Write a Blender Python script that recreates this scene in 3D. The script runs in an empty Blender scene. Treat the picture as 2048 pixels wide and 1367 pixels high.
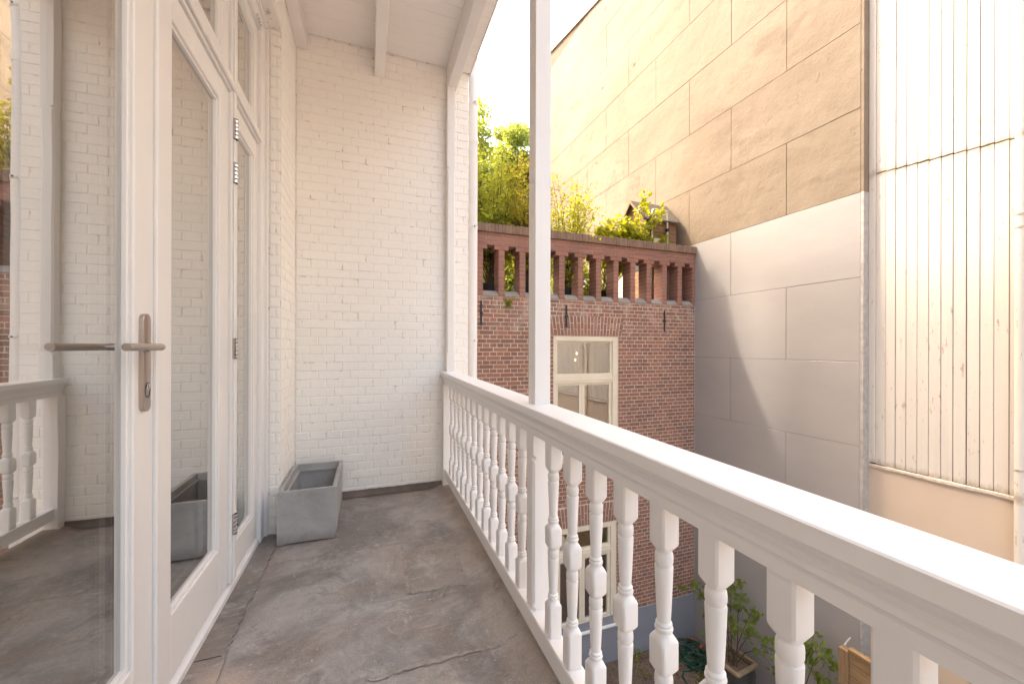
import bpy, math, random
import numpy as np
from mathutils import Vector, Matrix

SC = bpy.context.scene
COL = SC.collection
rnd = random.Random(7)
R = math.radians

# ------------------------------------------------------------------ camera, world, sun, exposure
EYE = Vector((0, 0, 1.15))
YAW, ROLL = R(20.1), R(.15)
cam_data = bpy.data.cameras.new('camera')
cam = bpy.data.objects.new('camera', cam_data)
COL.objects.link(cam)
fw = Vector((math.sin(YAW), math.cos(YAW), 0))
rt = Vector((math.cos(YAW), -math.sin(YAW), 0))
up = Vector((0, 0, 1))
cr = rt * math.cos(ROLL) + up * math.sin(ROLL)
cu = -rt * math.sin(ROLL) + up * math.cos(ROLL)
mw = Matrix((cr, cu, -fw)).transposed().to_4x4()
mw.translation = EYE
cam.matrix_world = mw
cam_data.sensor_width = 36
cam_data.lens = 787 / 2048 * 36
cam_data.shift_y = 10.7 / 2048
cam_data.clip_start = .02
cam_data.clip_end = 500
SC.camera = cam

SUN = Vector((-1.0, 1.0, 2.17)).normalized()      # towards the sun
world = bpy.data.worlds.new('World')
SC.world = world
world.use_nodes = True
wn = world.node_tree
sky = wn.nodes.new('ShaderNodeTexSky')
sky.sky_type = 'NISHITA'
sky.sun_disc = False
sky.sun_elevation = math.asin(SUN.z)
sky.sun_rotation = math.atan2(SUN.x, SUN.y)
sky.air_density = 1.6
sky.dust_density = 10.0
sky.ozone_density = 1.0
bg = wn.nodes['Background']
bg.inputs['Strength'].default_value = .15
wn.links.new(sky.outputs[0], bg.inputs[0])

sun_data = bpy.data.lights.new('sun', 'SUN')
sun_data.energy = .75                                   # hazy sun under a white sky
sun_data.angle = R(2.2)
sun_data.color = (1, .93, .82)
sun = bpy.data.objects.new('sun', sun_data)
COL.objects.link(sun)
sun.rotation_euler = SUN.to_track_quat('Z', 'Y').to_euler()
sun.location = (0, 0, 30)

vs = SC.view_settings
vs.view_transform = 'Standard'
vs.look = 'None'
vs.gamma = 1
vs.exposure = 2.82
vs.use_curve_mapping = False
vs.use_white_balance = True
vs.white_balance_temperature = 7050
vs.white_balance_tint = 11
SC.cycles.max_bounces = 10
SC.cycles.diffuse_bounces = 6
SC.cycles.transparent_max_bounces = 24
SC.cycles.use_denoising = True
SC.cycles.sample_clamp_indirect = 6

# ------------------------------------------------------------------ materials
class NT:
    def __init__(s, name):
        s.m = bpy.data.materials.new(name)
        s.m.use_nodes = True
        s.t = s.m.node_tree
        s.p = s.t.nodes['Principled BSDF']
        s.out = s.t.nodes['Material Output']
    def n(s, typ, **kw):
        nd = s.t.nodes.new(typ)
        for k, v in kw.items():
            if k.startswith('i_'):
                nd.inputs[k[2:].replace('_', ' ')].default_value = v
            else:
                setattr(nd, k, v)
        return nd
    def l(s, a, b):
        s.t.links.new(a, b)
    def coord(s, scale=(1, 1, 1), kind='world'):
        if kind == 'world':
            src = s.n('ShaderNodeNewGeometry').outputs['Position']
        else:
            src = s.n('ShaderNodeTexCoord').outputs['Object']
        mp = s.n('ShaderNodeMapping')
        mp.inputs['Scale'].default_value = scale
        s.l(src, mp.inputs['Vector'])
        return mp.outputs[0]
    def noise(s, vec, scale, detail=4, rough=.55, dist=0):
        nd = s.n('ShaderNodeTexNoise')
        nd.inputs['Scale'].default_value = scale
        nd.inputs['Detail'].default_value = detail
        nd.inputs['Roughness'].default_value = rough
        nd.inputs['Distortion'].default_value = dist
        s.l(vec, nd.inputs['Vector'])
        return nd.outputs['Fac']
    def ramp(s, fac, stops, interp='LINEAR'):
        nd = s.n('ShaderNodeValToRGB')
        cr_ = nd.color_ramp
        cr_.interpolation = interp
        while len(cr_.elements) < len(stops):
            cr_.elements.new(.5)
        for e, (p, c) in zip(cr_.elements, stops):
            e.position = p
            e.color = (*c, 1) if len(c) == 3 else c
        s.l(fac, nd.inputs[0])
        return nd.outputs[0]
    def mix(s, fac, a, b, mode='MIX'):
        nd = s.n('ShaderNodeMix', data_type='RGBA', blend_type=mode)
        for sock, v in ((nd.inputs[0], fac), (nd.inputs[6], a), (nd.inputs[7], b)):
            if hasattr(v, 'is_linked') or hasattr(v, 'links'):
                s.l(v, sock)
            elif isinstance(v, (int, float)):
                sock.default_value = v
            else:
                sock.default_value = (*v, 1)
        return nd.outputs[2]
    def math(s, op, a, b=None, clamp=False):
        nd = s.n('ShaderNodeMath', operation=op, use_clamp=clamp)
        for sock, v in ((nd.inputs[0], a), (nd.inputs[1], b)):
            if v is None:
                continue
            if hasattr(v, 'links'):
                s.l(v, sock)
            else:
                sock.default_value = v
        return nd.outputs[0]
    def bump(s, height, strength=.3, dist=.01, normal=None):
        nd = s.n('ShaderNodeBump')
        nd.inputs['Strength'].default_value = strength
        nd.inputs['Distance'].default_value = dist
        s.l(height, nd.inputs['Height'])
        if normal is not None:
            s.l(normal, nd.inputs['Normal'])
        s.l(nd.outputs[0], s.p.inputs['Normal'])
        return nd.outputs[0]
    def base(s, v):
        if hasattr(v, 'links'):
            s.l(v, s.p.inputs['Base Color'])
        else:
            s.p.inputs['Base Color'].default_value = (*v, 1)
    def rough(s, v):
        if hasattr(v, 'links'):
            s.l(v, s.p.inputs['Roughness'])
        else:
            s.p.inputs['Roughness'].default_value = v

M = {}
def mottled(name, c1, c2, scale=3, rough=.6, bump=.15, bscale=60, bdist=.004, sc=(1, 1, 1), detail=5, kind='world'):
    t = NT(name)
    v = t.coord(sc, kind)
    t.base(t.mix(t.ramp(t.noise(v, scale, detail, .6), [(.3, (0, 0, 0)), (.7, (1, 1, 1))]), c1, c2))
    t.rough(rough)
    if bump:
        t.bump(t.noise(v, bscale, 4, .6), bump, bdist)
    M[name] = t.m
    return t

mottled('white_paint', (.82, .805, .795), (.77, .752, .738), 2.6, .36, .10, 34, .0015, (1, 1, .35), 7)
mottled('soffit_paint', (.89, .865, .845), (.86, .83, .81), 2.2, .55, .10, 70, .002)
mottled('cream_paint', (.74, .67, .55), (.68, .61, .49), 3, .45, .1, 80, .002)
mottled('grey_render', (.345, .328, .325), (.30, .286, .286), 1.3, .42, .28, 22, .004, (1, .45, 1))
mottled('plinth_paint', (.255, .26, .30), (.22, .225, .26), 2, .55, .25, 30, .005)
mottled('stone', (.30, .27, .245), (.20, .185, .17), 9, .8, .4, 80, .004)
mottled('strip_paint', (.44, .42, .41), (.30, .28, .265), 14, .7, .4, 40, .006)
mottled('bounce_pale', (.50, .475, .44), (.40, .375, .34), 3, .85, .3, 40, .005)  # pale tone of the added slab that throws light upward
mottled('spacer', (.17, .155, .145), (.13, .12, .115), 9, .5, 0)
mottled('dark_plastic', (.012, .013, .014), (.02, .02, .022), 5, .5, .1)
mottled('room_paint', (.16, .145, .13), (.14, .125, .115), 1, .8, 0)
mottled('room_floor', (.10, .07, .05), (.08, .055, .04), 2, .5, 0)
mottled('soil', (.20, .14, .105), (.095, .066, .05), 14, .95, .8, 60, .03)
mottled('bark', (.10, .07, .05), (.055, .038, .028), 20, .9, .6, 60, .01)
mottled('stem', (.13, .085, .05), (.075, .05, .03), 30, .8, .3, 60, .004)
mottled('iron', (.018, .018, .02), (.03, .026, .024), 30, .55, .3, 90, .002)
mottled('roof_felt', (.11, .085, .06), (.065, .052, .042), 12, .9, .5, 120, .004)
mottled('hose', (.006, .045, .028), (.008, .06, .036), 30, .4, .1)
mottled('orange_plastic', (.62, .10, .03), (.55, .085, .03), 9, .4, 0)
mottled('pot_glaze', (.035, .033, .032), (.085, .08, .072), 7, .28, .12, 20, .004, (1, 1, .25))
mottled('pot_rim', (.26, .19, .12), (.19, .135, .085), 12, .5, .2, 50, .003)
mottled('membrane_edge', (.12, .095, .08), (.20, .15, .12), 9, .7, .4, 70, .004)
mottled('aluminium', (.62, .60, .57), (.52, .50, .48), 20, .35, .05)
M['aluminium'].node_tree.nodes['Principled BSDF'].inputs['Metallic'].default_value = .6

def metal(name, c, rough):
    t = NT(name)
    v = t.coord((1, 1, 30))
    t.base(c)
    t.p.inputs['Metallic'].default_value = 1
    t.rough(rough)
    t.bump(t.noise(v, 40, 2), .05, .001)
    M[name] = t.m
metal('brushed_steel', (.50, .435, .395), .34)
metal('chrome', (.75, .75, .76), .12)

def planter_concrete():
    t = NT('concrete_planter')
    v = t.coord()
    col = t.mix(t.ramp(t.noise(v, 4, 8, .7, .4), [(.34, (0, 0, 0)), (.66, (1, 1, 1))]), (.30, .298, .30), (.44, .43, .42))
    col = t.mix(t.math('MULTIPLY', t.ramp(t.noise(v, 9, 7, .75), [(.55, (0, 0, 0)), (.72, (1, 1, 1))]), .55), col, (.60, .575, .55))
    col = t.mix(t.math('MULTIPLY', t.ramp(t.noise(v, 120, 3, .6), [(.58, (0, 0, 0)), (.70, (1, 1, 1))]), .4), col, (.20, .19, .19))
    sep = t.n('ShaderNodeSeparateXYZ')
    t.l(v, sep.inputs[0])
    foot = t.ramp(t.math('ADD', sep.outputs['Z'], t.math('MULTIPLY', t.noise(v, 12, 5, .7), .10)), [(.065, (1, 1, 1)), (.12, (0, 0, 0))])
    col = t.mix(t.math('MULTIPLY', foot, .55), col, (.17, .145, .13))
    t.base(col)
    t.rough(.75)
    t.bump(t.noise(v, 80, 5, .65), .35, .003)
    M['concrete_planter'] = t.m
planter_concrete()

def painted_brick():
    t = NT('white_brick')
    v = t.coord()
    big = t.noise(v, 1.6, 4, .6)
    col = t.mix(t.ramp(big, [(.35, (0, 0, 0)), (.7, (1, 1, 1))]), (.89, .865, .825), (.86, .83, .785))
    spots = t.ramp(t.noise(v, 26, 3, .5), [(.70, (0, 0, 0)), (.76, (1, 1, 1))])
    stain = t.ramp(t.noise(v, 6, 4, .7, 1.5), [(.64, (0, 0, 0)), (.82, (1, 1, 1))])
    col = t.mix(t.math('MULTIPLY', stain, .35), col, (.64, .56, .47))
    col = t.mix(t.math('MULTIPLY', spots, .12), col, (.45, .36, .28))
    t.base(col)
    t.rough(.5)
    h = t.math('ADD', t.math('MULTIPLY', t.noise(v, 38, 4, .6), .7), t.math('MULTIPLY', t.noise(v, 150, 3, .6), .3))
    t.bump(h, .5, .006)
    M['white_brick'] = t.m
    t = NT('white_mortar')
    v = t.coord()
    crack = t.ramp(t.noise(v, 17, 5, .65), [(.57, (0, 0, 0)), (.68, (1, 1, 1))])
    t.base(t.mix(crack, (.84, .81, .77), (.55, .48, .41)))
    t.rough(.7)
    t.bump(t.noise(v, 70, 4, .6), .6, .008)
    M['white_mortar'] = t.m
painted_brick()

def red_brick(name, cols, eff, rough=.8):
    t = NT(name)
    g = t.n('ShaderNodeNewGeometry')
    oi = t.n('ShaderNodeObjectInfo')
    s_ = t.math('ADD', g.outputs['Random Per Island'], oi.outputs['Random'])
    wnz = t.n('ShaderNodeTexWhiteNoise', noise_dimensions='1D')
    t.l(t.math('MULTIPLY', s_, 37.7), wnz.inputs['W'])
    n = len(cols)
    base = t.ramp(wnz.outputs['Value'], [(i / n, c) for i, c in enumerate(cols)], 'CONSTANT')
    v = t.coord()
    grain = t.noise(v, 60, 5, .65)
    base = t.mix(t.ramp(grain, [(.3, (0, 0, 0)), (.75, (1, 1, 1))]), base, t.mix(.5, base, (.30, .20, .15)))
    soot = t.ramp(t.noise(v, 2.1, 5, .65), [(.50, (0, 0, 0)), (.72, (1, 1, 1))])
    base = t.mix(t.math('MULTIPLY', soot, .35), base, (.085, .06, .05))
    if eff:
        # lime bloom under the parapet and in loose patches
        sep = t.n('ShaderNodeSeparateXYZ')
        t.l(g.outputs['Position'], sep.inputs[0])
        band = t.math('MULTIPLY', t.math('SUBTRACT', sep.outputs['Z'], 1.05), 1.3, True)
        pat = t.ramp(t.math('ADD', t.noise(v, 5, 6, .72, .6), t.math('MULTIPLY', band, .13)), [(.60, (0, 0, 0)), (.74, (1, 1, 1))])
        base = t.mix(t.math('MULTIPLY', pat, .55), base, (.46, .36, .30))
    t.base(base)
    t.rough(rough)
    t.bump(grain, .5, .004)
    M[name] = t.m
red_brick('red_brick', [(.265, .105, .076), (.30, .122, .088), (.225, .092, .072), (.32, .135, .095), (.19, .088, .076), (.265, .125, .10), (.24, .11, .095)], True)
red_brick('parapet_brick', [(.27, .105, .078), (.30, .12, .09), (.25, .098, .074), (.285, .115, .085)], False)
red_brick('coping_brick', [(.19, .115, .075), (.165, .10, .066), (.21, .13, .09)], False)
mottled('cream_mortar', (.62, .53, .42), (.46, .38, .29), 9, .9, .4, 90, .004)
mottled('parapet_mortar', (.34, .27, .22), (.27, .21, .17), 9, .9, .4, 90, .004)

def beige():
    t = NT('beige_concrete')
    v = t.coord()
    oi = t.n('ShaderNodeObjectInfo')
    v2 = t.coord((1, .5, 1.0))
    n1 = t.noise(v2, .9, 6, .62, .4)
    col = t.mix(t.ramp(n1, [(.42, (0, 0, 0)), (.60, (1, 1, 1))]), (.22, .172, .128), (.185, .141, .101))
    st = t.ramp(t.noise(v2, 1.7, 8, .72, .3), [(.54, (0, 0, 0)), (.66, (1, 1, 1))])
    col = t.mix(t.math('MULTIPLY', st, .5), col, (.115, .083, .058))
    pale = t.ramp(t.noise(v, 1.3, 5, .6, .8), [(.60, (0, 0, 0)), (.75, (1, 1, 1))])
    col = t.mix(t.math('MULTIPLY', pale, .35), col, (.25, .212, .17))
    vo = t.n('ShaderNodeTexVoronoi')
    vo.inputs['Scale'].default_value = 7
    t.l(t.coord((1, 1, .8)), vo.inputs['Vector'])
    pit = t.ramp(vo.outputs['Distance'], [(.035, (1, 1, 1)), (.07, (0, 0, 0))])
    gate = t.ramp(t.noise(v, 1.1, 3), [(.47, (0, 0, 0)), (.56, (1, 1, 1))])
    pit = t.math('MULTIPLY', pit, gate)
    col = t.mix(t.math('MULTIPLY', pit, .75), col, (.10, .05, .025))
    vr = t.n('ShaderNodeTexVoronoi')
    vr.inputs['Scale'].default_value = .95
    t.l(t.coord((1, 1, 1.3)), vr.inputs['Vector'])
    hole = t.ramp(t.math('ADD', vr.outputs['Distance'], t.math('MULTIPLY', t.noise(v, 14, 3), .05)), [(.055, (1, 1, 1)), (.085, (0, 0, 0))])
    col = t.mix(t.math('MULTIPLY', hole, .8), col, (.14, .055, .02))
    gouge = t.ramp(t.noise(t.coord((1, 1.6, 1.2)), 2.4, 7, .75, .5), [(.62, (0, 0, 0)), (.67, (1, 1, 1))])
    col = t.mix(t.math('MULTIPLY', gouge, .5), col, (.14, .115, .095))
    t.base(col)
    t.rough(.85)
    h = t.math('ADD', t.math('MULTIPLY', t.noise(v, 4.5, 6, .6), 1.6), t.math('MULTIPLY', t.noise(v, 45, 5, .65), .35))
    h = t.math('SUBTRACT', h, t.math('ADD', pit, t.math('ADD', t.math('MULTIPLY', hole, 1.6), gouge)))
    t.bump(h, .45, .02)
    M['beige_concrete'] = t.m
beige()

def planks():
    t = NT('plank_paint')
    v = t.coord((1, 1, .06))
    g = t.coord()
    oi = t.n('ShaderNodeObjectInfo')
    col = t.mix(t.ramp(t.noise(v, 9, 5, .6), [(.35, (0, 0, 0)), (.7, (1, 1, 1))]), (.62, .58, .54), (.55, .51, .47))
    col = t.mix(t.math('MULTIPLY', oi.outputs['Random'], .25), col, (.56, .515, .47))
    sep = t.n('ShaderNodeSeparateXYZ')
    t.l(t.n('ShaderNodeNewGeometry').outputs['Position'], sep.inputs[0])
    wear = t.ramp(t.math('ADD', t.noise(t.coord((1, 1, .2)), 34, 5, .7), t.math('MULTIPLY', t.noise(g, 1.4, 3), .22)), [(.745, (0, 0, 0)), (.775, (1, 1, 1))])
    col = t.mix(t.math('MULTIPLY', wear, .8), col, (.33, .24, .17))
    zz = sep.outputs['Z']
    a_ = t.math('ABSOLUTE', t.math('SUBTRACT', t.math('SUBTRACT', zz, t.math('MULTIPLY', sep.outputs['Y'], .1)), 2.942))
    b_ = t.math('ABSOLUTE', t.math('ADD', zz, .23))
    near = t.math('MINIMUM', a_, b_)
    dirt = t.ramp(t.math('ADD', near, t.math('MULTIPLY', t.noise(t.coord((1, 1, .35)), 30, 6, .75), .22)), [(.10, (1, 1, 1)), (.175, (0, 0, 0))])
    col = t.mix(t.math('MULTIPLY', dirt, .7), col, (.27, .20, .14))
    t.base(col)
    t.rough(.55)
    t.bump(t.math('SUBTRACT', t.noise(v, 40, 4, .6), wear), .3, .004)
    M['plank_paint'] = t.m
planks()
mottled('cream_render', (.56, .46, .375), (.51, .415, .335), 1.2, .7, .15, 30, .004)
mottled('flaking_lead', (.55, .47, .40), (.36, .30, .26), 16, .8, .8, 30, .012)
mottled('plank_gap', (.16, .11, .075), (.10, .07, .05), 6, .9, 0)

def wood(name, c1, c2, axis):
    t = NT(name)
    sc = [14, 14, 14]
    sc[axis] = .9
    v = t.coord(sc)
    oi = t.n('ShaderNodeObjectInfo')
    col = t.mix(t.ramp(t.noise(v, 2.2, 6, .65, .6), [(.32, (0, 0, 0)), (.7, (1, 1, 1))]), c1, c2)
    col = t.mix(t.math('MULTIPLY', oi.outputs['Random'], .3), col, tuple(x * .7 for x in c2))
    t.base(col)
    t.rough(.75)
    t.bump(t.noise(v, 5, 5), .3, .004)
    M[name] = t.m
wood('fence_wood', (.33, .205, .10), (.20, .12, .06), 1)
wood('fence_post_wood', (.30, .19, .10), (.18, .11, .06), 2)
wood('playhouse_wood', (.34, .20, .115), (.22, .125, .07), 0)
wood('bright_wood', (.55, .38, .19), (.42, .28, .13), 2)

def membrane(name, dark, light, seed):
    t = NT(name)
    g = t.coord()
    mp = t.n('ShaderNodeMapping')
    mp.inputs['Location'].default_value = (seed, seed * 1.7, 0)
    t.l(g, mp.inputs['Vector'])
    v = mp.outputs[0]
    sep = t.n('ShaderNodeSeparateXYZ')
    t.l(g, sep.inputs[0])
    X_, Y_ = sep.outputs['X'], sep.outputs['Y']
    step = lambda f, a, b: t.ramp(f, [(a, (0, 0, 0)), (b, (1, 1, 1))])
    mul = lambda a, b: t.math('MULTIPLY', a, b)
    col = t.mix(step(t.noise(v, 2.1, 9, .74, .5), .42, .58), dark, light)
    rust = step(t.noise(v, 1.3, 7, .72, .8), .46, .66)
    col = t.mix(mul(rust, .55), col, (.36, .262, .20))
    # rusty water marks where the sheet meets the end wall
    edge = t.math('ADD', mul(t.math('SUBTRACT', Y_, 3.05), 2.2), mul(t.math('SUBTRACT', t.noise(v, 7, 5, .7), .5), 1.6), True)
    col = t.mix(mul(edge, .75), col, (.36, .215, .15))
    # trodden dust along the raised outer edge
    lip = mul(step(X_, .44, .50), step(t.noise(v, 4, 6, .7), .36, .62))
    col = t.mix(mul(lip, .65), col, (.50, .40, .32))
    dk = step(t.noise(v, 3.1, 9, .78, .4), .55, .63)
    col = t.mix(mul(dk, .5), col, tuple(c * .55 for c in dark))
    pale = step(t.noise(v, 6.5, 10, .84, .8), .535, .62)
    col = t.mix(mul(pale, .55), col, (.56, .52, .485))
    # drag marks
    m3 = t.n('ShaderNodeMapping')
    m3.inputs['Rotation'].default_value = (0, 0, .9)
    m3.inputs['Scale'].default_value = (1, 22, 1)
    t.l(v, m3.inputs['Vector'])
    scr = mul(step(t.noise(m3.outputs[0], 4.5, 8, .8, .4), .57, .63), step(t.noise(v, 3.4, 3), .46, .56))
    col = t.mix(mul(scr, .75), col, (.56, .52, .48))
    # sand drift by the doors
    d1 = t.math('POWER', t.math('ADD', mul(mul(t.math('ADD', X_, .475), 5.2), mul(t.math('ADD', X_, .475), 5.2)), mul(mul(t.math('SUBTRACT', Y_, 1.42), 2.6), mul(t.math('SUBTRACT', Y_, 1.42), 2.6))), .5)
    drift = t.ramp(t.math('ADD', d1, mul(t.noise(v, 9, 5), .3)), [(.66, (1, 1, 1)), (.90, (0, 0, 0))])
    col = t.mix(mul(drift, .8), col, (.58, .46, .38))
    fine = t.noise(v, 190, 3, .6)
    col = t.mix(step(fine, .35, .75), t.mix(.32, col, (.06, .05, .05)), col)
    fl = step(t.noise(v, 60, 2, .5), .72, .76)
    col = t.mix(mul(fl, .65), col, (.70, .65, .60))
    t.base(col)
    t.rough(t.mix(t.noise(v, 3, 4), (.36, .36, .36), (.62, .62, .62)))
    t.bump(t.math('ADD', t.noise(v, 9, 7, .7), mul(fine, .3)), .4, .012)
    M[name] = t.m
membrane('membrane', (.215, .20, .19), (.42, .39, .368), 0)
membrane('membrane_dark', (.16, .147, .141), (.29, .262, .246), 5)
membrane('membrane_patch', (.235, .22, .208), (.36, .325, .30), 9)

def sand():
    t = NT('sand_dust')
    v = t.coord()
    t.base(t.mix(t.noise(v, 25, 5, .7), (.60, .47, .38), (.42, .32, .25)))
    t.rough(.95)
    M['sand_dust'] = t.m
sand()
mottled('seam_dust', (.40, .355, .32), (.22, .195, .178), 40, .95, .3, 90, .004)

def glass(name, r0, tint, wavy=.02):
    t = NT(name)
    lw = t.n('ShaderNodeLayerWeight')
    lw.inputs['Blend'].default_value = .5
    f5 = t.math('POWER', lw.outputs['Facing'], 4.0)
    fac = t.math('ADD', t.math('MULTIPLY', f5, 1 - r0), r0, True)
    gl = t.n('ShaderNodeBsdfGlossy')
    gl.inputs['Roughness'].default_value = .004
    gl.inputs['Color'].default_value = (.97, .955, .93, 1)
    bp = t.n('ShaderNodeBump')
    bp.inputs['Strength'].default_value = wavy
    bp.inputs['Distance'].default_value = .02
    t.l(t.noise(t.coord(), 2.3, 2), bp.inputs['Height'])
    t.l(bp.outputs[0], gl.inputs['Normal'])
    tr = t.n('ShaderNodeBsdfTransparent')
    tr.inputs['Color'].default_value = (*tint, 1)
    mx = t.n('ShaderNodeMixShader')
    t.l(fac, mx.inputs[0])
    t.l(tr.outputs[0], mx.inputs[1])
    t.l(gl.outputs[0], mx.inputs[2])
    t.l(mx.outputs[0], t.out.inputs['Surface'])
    t.t.nodes.remove(t.p)
    M[name] = t.m
glass('door_glass', .54, (.80, .82, .80))
glass('window_glass', .42, (.80, .82, .80), .004)
glass('lamp_glass', .06, (.93, .93, .92))

def leaf(name, c1, c2, tl):
    t = NT(name)
    g = t.n('ShaderNodeNewGeometry')
    col = t.mix(g.outputs['Random Per Island'], c1, c2)
    d = t.n('ShaderNodeBsdfPrincipled')
    t.l(col, t.p.inputs['Base Color'])
    t.rough(.45)
    tr = t.n('ShaderNodeBsdfTranslucent')
    t.l(t.mix(.5, col, tl), tr.inputs['Color'])
    mx = t.n('ShaderNodeMixShader')
    mx.inputs[0].default_value = .6
    t.l(t.p.outputs[0], mx.inputs[1])
    t.l(tr.outputs[0], mx.inputs[2])
    t.l(mx.outputs[0], t.out.inputs['Surface'])
    t.t.nodes.remove(d)
    M[name] = t.m
leaf('leaf_bright', (.24, .26, .02), (.15, .19, .02), (.85, .80, .04))
leaf('leaf_mid', (.24, .26, .035), (.16, .20, .03), (.85, .86, .08))
leaf('leaf_tree', (.17, .20, .04), (.11, .15, .03), (.72, .80, .14))
leaf('leaf_dark', (.17, .23, .05), (.09, .14, .03), (.5, .6, .08))
leaf('leaf_red', (.22, .16, .03), (.24, .25, .03), (.85, .72, .06))
leaf('leaf_litter', (.16, .10, .06), (.27, .19, .13), (.2, .12, .06))

def emit(name, c, s):
    t = NT(name)
    e = t.n('ShaderNodeEmission')
    e.inputs[0].default_value = (*c, 1)
    e.inputs[1].default_value = s
    t.l(e.outputs[0], t.out.inputs['Surface'])
    t.t.nodes.remove(t.p)
    M[name] = t.m
emit('bulb_glow', (1, .55, .18), 3)

# ------------------------------------------------------------------ object helpers
def wloc(o):
    v = Vector((0, 0, 0))
    while o is not None:
        v += o.location
        o = o.parent
    return v

def tag(o, label=None, cat=None, group=None, kind=None):
    for k, v in (('label', label), ('category', cat), ('group', group), ('kind', kind)):
        if v:
            o[k] = v
    return o

def thing(name, loc, label, cat, group=None):
    o = bpy.data.objects.new(name, None)
    o.empty_display_size = .1
    COL.objects.link(o)
    o.location = loc
    return tag(o, label, cat, group, 'thing')

def place(me, name, parent, at, mat=None):
    """link a mesh whose own origin goes to the world point `at`"""
    o = bpy.data.objects.new(name, me)
    COL.objects.link(o)
    if parent is not None:
        o.parent = parent
        o.location = Vector(at) - wloc(parent)
    else:
        o.location = at
    return o

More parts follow.
